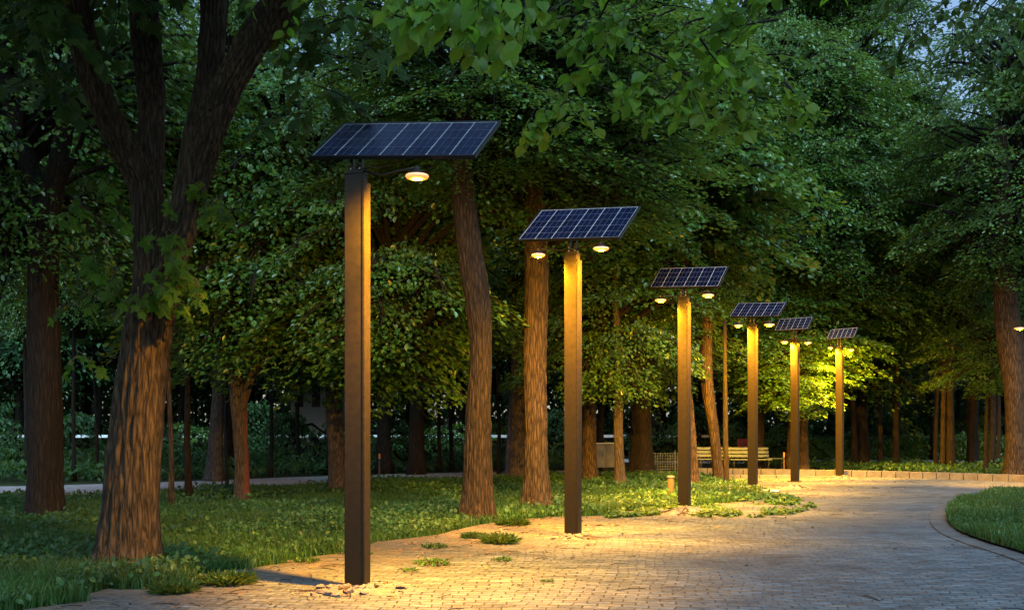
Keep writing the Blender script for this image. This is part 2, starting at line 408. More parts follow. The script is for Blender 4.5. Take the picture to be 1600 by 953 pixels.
# ------------------------------------------------------------------ leaves
def leaf_tpl(kind):
    if kind == 'ovate':
        V = [(0, 0, 0), (-.30, .32, .05), (-.26, .66, .03), (0, 1, -.12), (.26, .66, .03), (.30, .32, .05)]
        return np.array(V), [[0, 5, 4, 3], [0, 3, 2, 1]]
    if kind == 'broad':
        V = [(0, 0, 0), (-.26, .04, .03), (-.42, .30, .07), (-.38, .62, .05), (-.16, .90, -.03), (0, 1.06, -.12), (.16, .90, -.03), (.38, .62, .05), (.42, .30, .07), (.26, .04, .03), (0, .5, -.01)]
        return np.array(V), [[0, 9, 8, 10], [10, 8, 7, 6], [0, 10, 2, 1], [10, 4, 3, 2], [10, 6, 5, 4]]
    if kind == 'maple':
        V = [(0, 0, 0), (.12, -.10, -.02), (.34, -.10, -.06), (.27, .08, 0), (.60, .14, -.08), (.47, .30, -.01), (.62, .55, -.08), (.36, .50, 0), (.34, .62, -.01), (.16, .60, .02),
             (.15, .85, -.03), (0, 1.05, -.10)]
        V = V + [(-x, y, z) for x, y, z in V[1:11]]
        return np.array(V), [[0, 1, 2, 3], [0, 3, 4, 5], [0, 5, 6, 7], [0, 7, 8, 9], [0, 9, 10, 11], [0, 13, 12, 12], [0, 15, 14, 13], [0, 17, 16, 15], [0, 19, 18, 17], [0, 11, 20, 19]]
TPL = {k: leaf_tpl(k) for k in ('ovate', 'broad', 'maple')}
TPL['maple'] = (TPL['maple'][0], [[0, 1, 2, 3], [0, 3, 4, 5], [0, 5, 6, 7], [0, 7, 8, 9], [0, 9, 10, 11], [0, 14, 13, 12], [0, 16, 15, 14], [0, 18, 17, 16], [0, 20, 19, 18], [0, 11, 21, 20]])

def leaves(P, Fd, Nm, S, kind='ovate', aspect=1.0):
    """leaf blades at P, pointing Fd, facing Nm, length S -> V, polys"""
    T, Fc = TPL[kind]
    Fd = Fd / (np.linalg.norm(Fd, axis=1)[:, None] + 1e-9)
    X = np.cross(Fd, Nm); X /= np.linalg.norm(X, axis=1)[:, None] + 1e-9
    Z = np.cross(X, Fd)
    S = np.broadcast_to(S, (len(P),))[:, None, None]
    V = P[:, None, :] + S * (T[None, :, 0:1] * aspect * X[:, None, :] + T[None, :, 1:2] * Fd[:, None, :] + T[None, :, 2:3] * Z[:, None, :])
    off = (np.arange(len(P)) * len(T))[:, None]
    by = {}
    for f in Fc: by.setdefault(len(f), []).append(off + np.array(f)[None, :])
    return V.reshape(-1, 3), [np.concatenate(v) for v in by.values()]

class NB:
    """collects numpy pieces"""
    def __init__(s): s.V = []; s.P = []; s.M = []; s.n = 0
    def add(s, VP, m=0):
        V, P = VP; s.V.append(V)
        for p in P: s.P.append(p + s.n); s.M.append(np.full(len(p), m))
        s.n += len(V)
    def mesh(s, name, mats, smooth=False):
        return mesh_np(name, np.concatenate(s.V), s.P, mats, np.concatenate(s.M), smooth)

def crown_variant(seed, rx, rz, npad, nleaf, lsize, kind='ovate', mat='leaf', padr=1.0, low=0.0, bark='bark_dark'):
    g = rng(seed); lb, bb = NB(), NB()
    P_, F_, N_, S_ = [], [], [], []
    for i in range(npad):
        a = g.uniform(0, 2 * pi); u = g.uniform(-1, 1) ** 1; rr = g.uniform(.45, 1.0) ** .5
        hz = math.sqrt(max(0, 1 - abs(u) ** 2.4))
        c = np.array([rx * rr * hz * cos(a), rx * rr * hz * sin(a), rz * u * .95])
        c[:2] += g.normal(0, .3, 2)
        out = np.array([cos(a), sin(a), 0]); R_ = padr * g.uniform(.65, 1.35)
        tilt = g.uniform(.15, .6) + (0.25 if u < -.3 else 0)
        n = int(nleaf * (R_ / padr) ** 2)
        r = np.sqrt(g.uniform(0, 1, n)) * R_; t = g.uniform(0, 2 * pi, n)
        side = np.array([-out[1], out[0], 0])
        lx = r * np.cos(t) * 1.25; ly = r * np.sin(t)
        p = c + lx[:, None] * out + ly[:, None] * side
        p[:, 2] += -tilt * lx - .22 * (r ** 2) / R_ + g.normal(0, .085 * padr, n) + .10 * np.sin(lx * 5 + i) * np.cos(ly * 4)
        fd = (np.cos(t) * .7 + .5)[:, None] * out + (np.sin(t) * .7)[:, None] * side + np.array([0, 0, -.45]) + g.normal(0, .38, (n, 3))
        nm = np.array([0, 0, 1.]) + tilt * .6 * out + g.normal(0, .38, (n, 3))
        P_.append(p); F_.append(fd); N_.append(nm); S_.append(lsize * g.uniform(.6, 1.25, n))
        base = np.array([g.normal(0, .15), g.normal(0, .15), max(-rz * .98, c[2] - rr * rx * .55)])
        mid = (base + c) / 2 + np.array([0, 0, .35]) + g.normal(0, .15, 3)
        line = resample([base, mid, c, c + out * R_ * .9 - np.array([0, 0, tilt * R_])], 8)
        bb.add(tube_np(line, np.linspace(.05, .008, 8) * (.6 + rr), 4))
        for q in range(5):
            e = p[g.integers(0, n)]; st = line[g.integers(4, 7)]
            bb.add(tube_np(resample([st, (st + e) / 2 + g.normal(0, .08, 3), e], 4), np.linspace(.012, .004, 4), 3))
    P_, F_, N_, S_ = map(np.concatenate, (P_, F_, N_, S_))
    lb.add(leaves(P_, F_, N_, S_, kind))
    return lb.mesh('crown', M[mat]), bb.mesh('branches', M[bark])

CR = {
    'wide1': crown_variant(11, 3.9, 5.2, 210, 230, .125, 'ovate', 'leaf', .95),
    'wide2': crown_variant(12, 3.5, 5.0, 190, 240, .12, 'ovate', 'leaf', .9),
    'tall': crown_variant(13, 2.7, 5.6, 170, 220, .115, 'ovate', 'leaf', .8),
    'low': crown_variant(14, 2.3, 1.9, 60, 300, .11, 'ovate', 'leaf', .75),
    'broad': crown_variant(15, 2.9, 3.2, 100, 190, .15, 'broad', 'leaf', .85),
    'far1': crown_variant(16, 4.2, 6.0, 190, 110, .20, 'ovate', 'leaf_far', 1.15),
    'far2': crown_variant(17, 3.6, 6.5, 170, 110, .19, 'ovate', 'leaf_far', 1.05),
}

def add_crown(t, key, off, s=1.0, sz=None, rz=0.0):
    lm, bm = CR[key]; sz = s if sz is None else sz
    c = link('crown', lm, t, off, rz); c.scale = (s, s, sz)
    b = link('branches', bm, c)
    return c

# ------------------------------------------------------------------ trunks
def barkdisp(seed, depth, nr, flare=0.0):
    g = rng(seed); ph = g.uniform(0, 6.28, 8)
    def d(th, s, r):
        wob = .35 * np.sin(s * 2.1 + ph[0] + 2 * np.cos(th + ph[5])) + .25 * np.sin(s * 5.3 + ph[1] + th * 2) + .12 * np.sin(s * 13 + ph[2] + th * 5)
        a = np.abs(np.sin((nr / 2.) * th + wob * 1.6)); b = np.abs(np.sin((nr * .83 / 2.) * th - wob * 1.9 + ph[3]))
        rid = np.minimum(a, b) ** .6
        n = vnoise(th * nr / 3., s * 6, seed % 97) - .5
        big = .06 * np.sin(2 * th + s * 1.1 + ph[4]) + .05 * np.sin(3 * th - s * .9 + ph[6])
        fl = flare * 1.3 * np.exp(-s / .26) * (1 + .45 * np.sin(5 * th + ph[7]))
        return depth * (rid - .6) + depth * .8 * n + r * big + r * fl
    return d

def trunk_mesh(paths, bark, seed=0, seg=20, depth=.012, nr=16, step=.18):
    """paths: list of [(x, y, D, width_px), ...] in photo pixels, first point at the ground for path 0. Returns mesh, base."""
    b = NB(); base = None
    for k, pth in enumerate(paths):
        A = np.array([[*PX(x, y, D), w_ / 2 / F * D] for x, y, D, w_ in pth])
        if base is None: base = A[0, :3].copy(); base[2] = 0; A[0, 2] = -.05
        ln = np.linalg.norm(np.diff(A[:, :3], axis=0), axis=1).sum()
        Q = resample(A, max(4, int(ln / step)))
        b.add(tube_np(Q[:, :3] - base, np.maximum(Q[:, 3], .01), seg, barkdisp(seed + k * 7, depth, nr, .28 if k == 0 else 0)))
    return b.mesh('trunk', M[bark], smooth=True), base

def tree(name, label, cat, paths, bark='bark', crowns=(), seed=0, seg=20, depth=.012, nr=16, group=None, step=.18):
    me, base = trunk_mesh(paths, bark, seed, seg, depth, nr, step)
    t = thing(name, tuple(base), label, cat, group)
    link('trunk', me, t)
    for key, off, s, rz in crowns:
        if isinstance(s, tuple): add_crown(t, key, off, s[0], s[1], rz)
        else: add_crown(t, key, off, s, None, rz)
    return t

# --- sprays of large leaves on real twigs (near foliage)
def spray(lb, bb, start, direc, length, n, size, g, kind='broad', droop=.35, face=None, r0=.008):
    direc = np.array(direc, float); direc /= np.linalg.norm(direc)
    pts = [np.array(start, float)]
    for i in range(6):
        direc = direc + np.array([0, 0, -droop * .18]) + g.normal(0, .10, 3); direc /= np.linalg.norm(direc)
        pts.append(pts[-1] + direc * length / 6)
    pts = np.array(pts); bb.add(tube_np(pts, np.linspace(r0, .002, 7), 4))
    u = (np.arange(n) + .6) / n; u = .15 + .85 * u
    P = np.array([resample(pts, 7)[0] * 0 + np.array([np.interp(k * 6, range(7), pts[:, j]) for j in range(3)]) for k in u])
    T = pts[-1] - pts[0]; T /= np.linalg.norm(T) + 1e-9
    sd = np.cross(T, [0, 0, 1.]); sd /= np.linalg.norm(sd) + 1e-9
    sg = np.where(np.arange(n) % 2 == 0, 1, -1)[:, None]
    fd = T * .7 + sg * sd * .8 + np.array([0, 0, -.45]) + g.normal(0, .25, (n, 3))
    nm = np.array([0, 0, 1.]) + (face if face is not None else np.array([0, -.75, 0])) + g.normal(0, .5, (n, 3))
    st = P + fd / np.linalg.norm(fd, axis=1)[:, None] * size * .25
    for a, c in zip(P, st): bb.add(tube_np(np.array([a, (a + c) / 2 + [0, 0, .004], c]), .0016, 3))
    lb.add(leaves(st, fd, nm, size * g.uniform(.65, 1.2, n), kind))

# ================================================================== hero trees
# --- the large forked maple at the left
T1 = [
    [(198, 892, 11.4, 88), (202, 800, 11.4, 78), (208, 700, 11.4, 76), (218, 600, 11.4, 74), (232, 500, 11.4, 72), (238, 430, 11.4, 58), (232, 360, 11.4, 48), (230, 300, 11.4, 46), (232, 250, 11.5, 42), (238, 170, 11.6, 36), (228, 60, 11.8, 40), (222, -80, 12, 36), (210, -300, 12, 26)],
    [(232, 330, 11.4, 40), (222, 280, 11.35, 46), (195, 230, 11.2, 42), (160, 160, 11.0, 40), (135, 80, 10.9, 42), (112, -20, 10.8, 40), (70, -260, 10.6, 26)],
    [(240, 500, 11.4, 60), (262, 420, 11.3, 52), (285, 350, 11.2, 50), (300, 290, 11.2, 48), (310, 230, 11.2, 50), (322, 150, 11.3, 36), (332, 60, 11.4, 38), (338, -80, 11.5, 34), (345, -300, 11.5, 24)],
    [(302, 290, 11.2, 42), (325, 215, 11.1, 46), (350, 150, 11.0, 42), (385, 85, 10.9, 42), (432, 10, 10.8, 44), (500, -90, 10.6, 36), (600, -220, 10.2, 24)],
]
me, b1 = trunk_mesh(T1, 'bark', 5, 128, .034, 22, .035)
t1 = thing('maple_tree', tuple(b1), 'large ridged maple trunk forking into four dark limbs with leafy shoots at the fork', 'tree')
link('trunk', me, t1)
lb, bb = NB(), NB(); g = rng(21)
base = b1
# high canopy of the maple: dark big leaves in front of and around the limbs
for i in range(230):
    x = g.uniform(-60, 560); yy = g.uniform(-160, 1) * 1.0
    env = 150 + 55 * math.sin(x / 60.) + 30 * math.sin(x / 23.) - (150 if 100 < x < 470 else 0)
    D = g.uniform(9.2, 14.5); y = -220 + (env + 220 - 700 / D) * g.uniform(0, 1) ** 1.0
    p = PX(x, y, D) - base
    spray(lb, bb, p, (g.normal(0, .8), g.normal(-.2, .6), -.25), g.uniform(.5, .95), g.integers(7, 11), .185, g, 'maple' if g.uniform() < .75 else 'broad', .7)
for i in range(60):   # crown mass above the frame
    a = g.uniform(0, 6.28); p = np.array([cos(a) * g.uniform(.5, 4.2), sin(a) * g.uniform(.5, 4), g.uniform(6.5, 10.5)])
    spray(lb, bb, p, (cos(a), sin(a), -.2), 1.2, 14, .2, g, 'maple', .6, r0=.02)
c = link('crown', lb.mesh('crown', M['maple']), t1); link('twigs', bb.mesh('twigs', M['bark_dark']), c)
add_crown(t1, 'wide1', (-.6, -5.2, 10.2), 1.1, .55, 1.0)  # added unseen crown, set toward the camera to shade trunk and limbs
# shoots around the fork
lb, bb = NB(), NB()
for (x, y, n, sp) in [(268, 365, 5, 10), (282, 400, 7, 12), (262, 430, 6, 14), (292, 440, 4, 10), (235, 450, 4, 12), (200, 430, 2, 16), (155, 420, 2, 20), (325, 290, 4, 14), (345, 310, 3, 14), (170, 330, 3, 30), (140, 280, 3, 30), (125, 470, 2, 20), (110, 530, 2, 15)]:
    for k in range(n):
        p = PX(x + g.normal(0, sp), y + g.normal(0, sp * .8), 11.0 + g.uniform(-.25, .1)) - base
        spray(lb, bb, p, (g.normal(0, .6), -.45, -.7), g.uniform(.18, .34), 4, g.uniform(.10, .155), g, 'maple', .9, face=np.array([.35, -.9, 0]))
c = link('shoots', lb.mesh('shoots', M['leaf_near']), t1); link('twigs', bb.mesh('twigs', M['bark_grey']), c)  # lighter leaf colour than the crown, stands in for lamp light on the shoots

tree('forked_tree', 'dark two-limbed tree at the far left edge, forking well above the grass', 'tree',
     [[(70, 812, 17.5, 56), (70, 700, 17.5, 50), (70, 560, 17.5, 46), (68, 440, 17.5, 44), (68, 370, 17.6, 46), (52, 290, 17.8, 34), (30, 205, 18, 26), (5, 90, 18.3, 20), (-20, -60, 18.5, 14)],
      [(68, 385, 17.5, 34), (78, 320, 17.4, 32), (92, 250, 17.2, 27), (106, 180, 17, 22), (118, 80, 17, 18), (130, -60, 17, 12)]],
     'bark_dark', [('wide2', (-1, .8, 9.6), 1.0, .4)], 31, 72, .026, 16, step=.06)
tree('young_maple', 'small V-forked tree with a reddish flank on its bark, left of the nearest lamp post', 'tree',
     [[(379, 785, 21.5, 25), (378, 730, 21.5, 21), (375, 670, 21.5, 22), (372, 630, 21.5, 24), (362, 560, 21.4, 15), (350, 500, 21.3, 13), (352, 430, 21.2, 9), (345, 330, 21.2, 6)],
      [(375, 640, 21.5, 18), (386, 610, 21.4, 15), (400, 575, 21.2, 12), (425, 555, 21, 9), (448, 540, 20.8, 6)],
      [(366, 600, 21.4, 12), (374, 540, 21.4, 10), (378, 480, 21.4, 8), (390, 400, 21.4, 5)],
      [(358, 570, 21.4, 10), (335, 520, 21.3, 7), (318, 470, 21.2, 5)]],
     'bark_red', [('low', (.5, .2, 5.2), 1.1, 0.3), ('low', (2.4, .6, 4.7), 1.15, 1.9), ('low', (.9, .9, 6.8), 1.25, 1.2)], 41, 22, .012, 14, step=.1)
tree('grey_tree', 'slim grey-barked tree behind and left of the reddish forked tree', 'tree',
     [[(335, 752, 30, 27), (337, 700, 30, 22), (340, 640, 30, 20), (342, 580, 30, 18), (338, 480, 30, 16), (335, 350, 30, 12)]],
     'bark_grey', [('wide1', (0, 0, 7.6), (.8, .68), 2.2)], 42, 18, .015, 12)
tree('rough_trunk_tree', 'rough grey trunk close behind the nearest lamp post', 'tree',
     [[(528, 770, 24.6, 29), (526, 700, 24.6, 26), (522, 640, 24.6, 26), (524, 560, 24.6, 24), (520, 420, 24.8, 20), (515, 250, 25, 14)]],
     'bark_grey', [('wide2', (-.2, .6, 7.2), (.8, .6), 4.0), ('low', (-1.1, -1.0, 5.0), 1.1, 2.6)], 43, 22, .018, 14)
tree('leaning_tree', 'curved dark trunk leaning left between the nearest and second lamp posts', 'tree',
     [[(744, 813, 17.4, 50), (746, 740, 17.4, 42), (748, 650, 17.4, 38), (752, 560, 17.4, 34), (748, 480, 17.4, 40), (736, 400, 17.4, 38), (728, 340, 17.4, 36), (722, 260, 17.5, 30), (730, 120, 17.6, 24), (740, -80, 17.8, 16)]],
     'bark_mid', [('wide2', (.2, 1.2, 9.0), (.8, .6), 2.9), ('low', (-1.7, 2.4, 5.0), .95, .6)], 44, 80, .028, 16, step=.05)
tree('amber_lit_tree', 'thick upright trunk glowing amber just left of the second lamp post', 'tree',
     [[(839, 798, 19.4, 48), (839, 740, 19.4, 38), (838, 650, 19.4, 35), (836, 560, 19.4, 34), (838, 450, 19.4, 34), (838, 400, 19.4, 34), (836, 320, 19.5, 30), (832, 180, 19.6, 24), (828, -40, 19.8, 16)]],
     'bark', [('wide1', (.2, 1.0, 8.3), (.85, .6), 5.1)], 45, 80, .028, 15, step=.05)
tree('shaded_tree', 'shaded trunk standing right behind the thick amber-lit tree', 'tree',
     [[(812, 752, 29.8, 34), (812, 690, 29.8, 28), (811, 600, 29.8, 27), (812, 520, 29.8, 26), (800, 420, 29.8, 20), (795, 300, 29.9, 16)]],
     'bark_grey', [('wide2', (0, .5, 8.6), (.9, .8), 3.3)], 46, 22, .018, 14)
tree('pink_barked_tree', 'slim leaning trunk with pale pinkish bark left of the amber-lit tree', 'tree',
     [[(797, 745, 32.4, 16), (797, 710, 32.4, 13), (799, 670, 32.4, 12), (803, 620, 32.4, 11), (806, 540, 32.4, 10)]],
     'bark_pink', [('tall', (0, 0, 8.4), .85, 1.3)], 47, 14, .01, 8)
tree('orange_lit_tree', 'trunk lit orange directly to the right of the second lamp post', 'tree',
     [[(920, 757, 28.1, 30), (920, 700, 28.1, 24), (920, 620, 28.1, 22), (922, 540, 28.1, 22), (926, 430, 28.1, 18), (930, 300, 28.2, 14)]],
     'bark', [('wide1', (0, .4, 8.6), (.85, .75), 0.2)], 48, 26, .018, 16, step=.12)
tree('slim_lit_tree', 'slim pale trunk brightly lit amber between the second and third lamp posts', 'tree',
     [[(970, 765, 25.9, 23), (968, 720, 25.9, 16), (966, 660, 25.9, 15), (967, 600, 25.9, 14), (967, 550, 25.9, 13), (962, 480, 25.9, 9), (960, 400, 26, 6)]],
     'bark_grey', [('low', (-.3, .8, 4.3), (.95, .9), 0.9), ('broad', (.2, .9, 8.7), .85, 2)], 49, 24, .014, 12, step=.1)
tree('broad_dark_tree', 'broad dark trunk behind the grass left of the third lamp post', 'tree',
     [[(1003, 746, 32, 44), (1003, 710, 32, 34), (1002, 650, 32, 32), (1004, 590, 32, 30), (1008, 500, 32, 26), (1010, 380, 32, 20)]],
     'bark_dark', [('wide2', (-.2, 3.4, 8.6), 1.1, 5.5)], 50, 26, .02, 16)
tree('golden_lit_tree', 'golden-lit trunk emerging from behind the third lamp post', 'tree',
     [[(1082, 762, 26.7, 26), (1082, 720, 26.7, 18), (1078, 670, 26.7, 17), (1072, 610, 26.7, 16), (1066, 540, 26.7, 14), (1062, 440, 26.8, 10)]],
     'bark', [('low', (-.8, 2.0, 5.3), 1.0, 4.4), ('broad', (-.6, .6, 8.8), 1.1, 1)], 51, 26, .014, 16, step=.1)
tree('bowed_tree', 'bowed trunk with one lit edge near the benches', 'tree',
     [[(1124, 756, 28.4, 17), (1120, 720, 28.4, 16), (1115, 670, 28.4, 17), (1107, 620, 28.4, 19), (1103, 570, 28.4, 20), (1106, 500, 28.4, 15), (1110, 400, 28.5, 12)]],
     'bark', [('wide2', (-1.6, 4.2, 8.6), .95, 0.7)], 52, 22, .014, 14, step=.12)
tree('thin_dark_tree', 'thin straight dark trunk between the bowed tree and the fourth lamp post', 'tree',
     [[(1136, 762, 26.9, 8), (1134, 700, 26.9, 8), (1133, 600, 26.9, 7), (1132, 500, 26.9, 6)]],
     'bark_dark', [('low', (-1.2, 1.8, 6.4), .8, 2.4)], 53, 10, .006, 8)
tree('tall_dark_tree', 'dark trunk rising straight above the fourth solar panel', 'tree',
     [[(1186, 736, 36.6, 14), (1186, 600, 36.6, 15), (1186, 450, 36.6, 14), (1184, 300, 36.6, 11)]],
     'bark_dark', [('wide1', (.6, .6, 10.4), 1.15, 3.1)], 54, 16, .012, 12)
tree('lamp_lit_maple', 'leafy tree glowing yellow behind the fifth and sixth lamp posts', 'tree',
     [[(1257, 738, 35.6, 15), (1256, 690, 35.6, 13), (1255, 640, 35.6, 13), (1252, 560, 35.6, 12), (1250, 460, 35.6, 9)]],
     'bark', [('broad', (-.3, .1, 4.9), (.85, .62), .5), ('broad', (-.9, -1.2, 3.5), (.62, .42), 2.5), ('wide2', (0, .6, 9.6), 1.05, 4.0)], 55, 16, .012, 12)
tree('edge_tree', 'thick dark trunk at the right edge of the view beside a glowing lamp', 'tree',
     [[(1590, 748, 31.2, 42), (1588, 700, 31.2, 34), (1586, 620, 31.2, 32), (1580, 540, 31.2, 36), (1572, 470, 31.2, 34), (1570, 380, 31.3, 30), (1560, 200, 31.5, 22)]],
     'bark', [('wide2', (.3, .6, 10.4), (1.0, .85), 1.2)], 56, 30, .02, 18)
tree('giant_tree', 'towering tree filling the upper right behind the farthest lamp posts', 'tree',
     [[(1345, 728, 41.3, 26), (1345, 600, 41.3, 22), (1350, 400, 41.3, 20), (1350, 200, 41.3, 15), (1352, 0, 41.3, 9)]],
     'bark_dark', [('wide1', (-.6, 0, 8.8), 1.25, .4), ('wide2', (-1.2, .6, 15.5), 1.15, 2.2), ('low', (-2.6, 0, 20.2), 1.3, 2.2), ('wide2', (1.6, .4, 12.6), (.7, .6), 1.2)], 57, 16, .015, 12)
tree('young_tree', 'small bright teal-green young tree just left of the thick tree at the right edge', 'tree',
     [[(1540, 739, 35, 7), (1541, 680, 35, 6), (1543, 600, 35, 5), (1545, 540, 35, 3)]],
     'bark_dark', [('low', (.1, -.8, 4.0), (.85, .6), .7)], 59, 10, .005, 8)
tree('leafy_tree', 'tall leafy tree at the right behind the pale gaps of sky', 'tree',
     [[(1520, 727, 42, 18), (1520, 500, 42, 15), (1524, 250, 42, 10)]],
     'bark_dark', [('wide2', (.8, 0, 7.6), (1.2, .8), 3.4), ('tall', (3.4, .6, 13.5), 1.0, .4)], 58, 14, .012, 10)
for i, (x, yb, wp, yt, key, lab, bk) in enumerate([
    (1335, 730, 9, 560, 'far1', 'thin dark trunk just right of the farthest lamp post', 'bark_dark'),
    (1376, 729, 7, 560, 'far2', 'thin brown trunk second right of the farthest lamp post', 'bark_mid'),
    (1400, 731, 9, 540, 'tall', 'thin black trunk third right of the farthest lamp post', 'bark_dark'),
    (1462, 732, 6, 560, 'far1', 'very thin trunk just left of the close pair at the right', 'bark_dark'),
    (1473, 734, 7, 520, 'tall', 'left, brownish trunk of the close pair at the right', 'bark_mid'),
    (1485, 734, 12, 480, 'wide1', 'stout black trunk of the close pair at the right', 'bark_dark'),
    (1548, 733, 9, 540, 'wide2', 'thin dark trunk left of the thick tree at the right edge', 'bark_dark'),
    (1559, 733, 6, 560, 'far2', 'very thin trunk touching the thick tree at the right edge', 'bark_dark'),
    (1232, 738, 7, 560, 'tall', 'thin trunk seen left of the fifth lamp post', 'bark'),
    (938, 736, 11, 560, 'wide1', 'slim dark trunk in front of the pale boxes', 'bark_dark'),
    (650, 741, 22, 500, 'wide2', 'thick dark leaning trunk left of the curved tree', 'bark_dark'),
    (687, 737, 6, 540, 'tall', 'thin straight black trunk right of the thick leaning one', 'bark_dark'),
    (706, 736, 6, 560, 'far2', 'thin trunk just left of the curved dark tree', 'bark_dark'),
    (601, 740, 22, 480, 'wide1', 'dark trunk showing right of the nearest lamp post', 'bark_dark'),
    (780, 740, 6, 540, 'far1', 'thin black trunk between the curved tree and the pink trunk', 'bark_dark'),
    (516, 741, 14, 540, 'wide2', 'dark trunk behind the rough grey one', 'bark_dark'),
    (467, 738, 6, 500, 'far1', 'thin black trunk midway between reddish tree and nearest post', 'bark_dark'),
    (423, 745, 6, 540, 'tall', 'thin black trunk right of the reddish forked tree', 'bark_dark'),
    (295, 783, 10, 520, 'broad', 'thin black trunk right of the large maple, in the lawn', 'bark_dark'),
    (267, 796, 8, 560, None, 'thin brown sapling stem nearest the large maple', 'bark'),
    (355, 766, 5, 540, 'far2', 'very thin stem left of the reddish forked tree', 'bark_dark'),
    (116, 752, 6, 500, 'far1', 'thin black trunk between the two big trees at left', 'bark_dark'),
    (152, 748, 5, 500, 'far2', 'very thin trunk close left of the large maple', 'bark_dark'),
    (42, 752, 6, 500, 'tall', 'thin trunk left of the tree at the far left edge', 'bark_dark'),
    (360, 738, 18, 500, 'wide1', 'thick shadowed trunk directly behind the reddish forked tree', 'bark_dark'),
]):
    D = GD(yb); g_ = rng(100 + i); lean = g_.normal(0, 4)
    cr = []
    if key:
        key = 'broad' if key == 'broad' else 'tall' if wp < 12 else 'wide2'
        cr = [(key, (0.0, .3, 8.6 if key != 'broad' else 6.6), (float(g_.uniform(.55, .75)), .8), float(g_.uniform(0, 6)))]
    tree('slender_tree' if wp < 12 else 'woodland_tree', lab, 'tree',
         [[(x, yb, D, wp * 1.1), (x + lean * .3 + g_.normal(0, 1), yb - (yb - yt) * .35, D, wp), (x + lean * .7, yb - (yb - yt) * .7, D, wp * .9), (x + lean, yt, D, wp * .8), (x + lean * 1.2, yt - 2600 / D, D, wp * .5)]],
         bk, cr, 200 + i, 12, .008, 8, group='trees standing along the park', step=.4)

# --- rows of woodland trees further back
dark_trunks = []
for k in range(4):
    g_ = rng(300 + k); h = 15
    P = np.array([[g_.normal(0, .12) * j, g_.normal(0, .12) * j, h * j / 5 - (.1 if j == 0 else 0), (.17 - .018 * j)] for j in range(6)])
    Q = resample(P, 16); b = NB(); b.add(tube_np(Q[:, :3], Q[:, 3], 9, barkdisp(k, .008, 8, .25)))
    dark_trunks.append(b.mesh('trunk', M['bark_dark'], smooth=True))
g = rng(77); placed = []
def far_rows():
    out = []
    for row, D in enumerate([51, 58, 66, 75]):
        half = D * .5 + 5; sp = 4.6 + row * .35
        x = -half
        while x < half:
            px = 800 + F * x / D
            if not (D < 50 and 925 < px < 1240 and D < 40): out.append((x + g.normal(0, .9), D + g.normal(0, 1.6)))
            x += sp
    return out
for i, (x, D) in enumerate(far_rows()):
    px = 800 + F * x / D
    gap = 1400 < px < 1575
    t = thing('woodland_tree', (x, D, 0), 'dark tree among the rows of the wood behind the lawn and paths', 'tree', 'trees of the wood behind the park')
    tr = link('trunk', dark_trunks[i % 4], t, (0, 0, 0), g.uniform(0, 6)); s = g.uniform(.6, 1.5); tr.scale = (s, s, 1)
    szc = .66 if gap else g.uniform(.95, 1.3); h = g.uniform(3.4, 4.6) + 6.3 * szc
    add_crown(t, ['far1', 'far2'][i % 2], (0, 0, h), g.uniform(.85, 1.15), szc, g.uniform(0, 6))

# ------------------------------------------------------------------ far wood (one mass) and undergrowth
def leaf_mass(name, n, xr, yr, zf, size, mat, seed, label, kind='stuff', clump=2.2):
    g = rng(seed); x = g.uniform(*xr, n); y = g.uniform(*yr, n); z = zf(g, x, y, n)
    fd = g.normal(0, 1, (n, 3)) + [0, -.2, -.5]; nm = g.normal(0, .7, (n, 3)) + [0, -.3, 1]
    b = NB(); b.add(leaves(np.stack([x, y, z], 1), fd, nm, size * g.uniform(.6, 1.4, n)))
    return tag(link(name, b.mesh(name, M[mat])), label, None, None, kind)
def zwood(g, x, y, n):
    px = 800 + F * x / y
    top = 39 + 7 * (vnoise(x / 6, y / 6, 5) - .5) - 13 * np.exp(-((px - 1480) / 95.) ** 2)
    lo = .1 + 0 * x
    u = g.uniform(0, 1, n); z = lo + (top - lo) * u ** 1.05
    return z
leaf_mass('far_wood', 130000, (-62, 62), (80, 96), zwood, .62, 'leaf_far', 61, 'far-off wood closing the view as one dark mass of foliage')

leaf_mass('far_thicket', 26000, (-62, 62), (75, 79), lambda g, x, y, n: 5.5 * g.uniform(0, 1, n) ** 1.2, .42, 'leaf_far', 66, 'dark thicket low under the far-off wood')
def undergrowth(name, seed, n, poly, hfun, size, mat, label, kind, kindleaf='ovate'):
    g = rng(seed); poly = np.array(poly); lo, hi = poly.min(0), poly.max(0)
    x = g.uniform(lo[0], hi[0], n * 2); y = g.uniform(lo[1], hi[1], n * 2); k = inpoly(x, y, poly); x, y = x[k][:n], y[k][:n]
    h = hfun(x, y); z = .03 + h * np.sqrt(g.uniform(0, 1, len(x)))
    fd = g.normal(0, 1, (len(x), 3)) + [0, -.3, -.1]; nm = g.normal(0, .5, (len(x), 3)) + [0, -.3, 1]
    b = NB(); b.add(leaves(np.stack([x, y, z], 1), fd, nm, size * g.uniform(.6, 1.4, len(x)), kindleaf))
    return b.mesh(name, M[mat])
und = [G(-150, 757), G(60, 756), G(260, 750), G(440, 744), G(600, 739), G(760, 735), G(880, 733), (3, 56), (-36, 56)]
me = undergrowth('undergrowth', 62, 60000, und, lambda x, y: .10 + .75 * np.clip(vnoise(x / 1.8, y / 2.5, 3) * 1.5 - .35, 0, 1), .16, 'ivy', '', 'stuff')
tag(link('undergrowth', me), 'low dark leafy undergrowth beyond the gravel path', None, None, 'stuff')
und2 = [(14, 33.2), (21, 32.3), (26, 40), (20, 43), (8, 43)]
me = undergrowth('ground_cover', 63, 9000, und2, lambda x, y: .05 + .3 * np.clip(vnoise(x / 1.2, y / 1.2, 8) * 1.6 - .5, 0, 1), .12, 'ivy', '', 'stuff')
tag(link('ground_cover', me), 'sparse dark plants between the kerb wall and the far path', None, None, 'stuff')
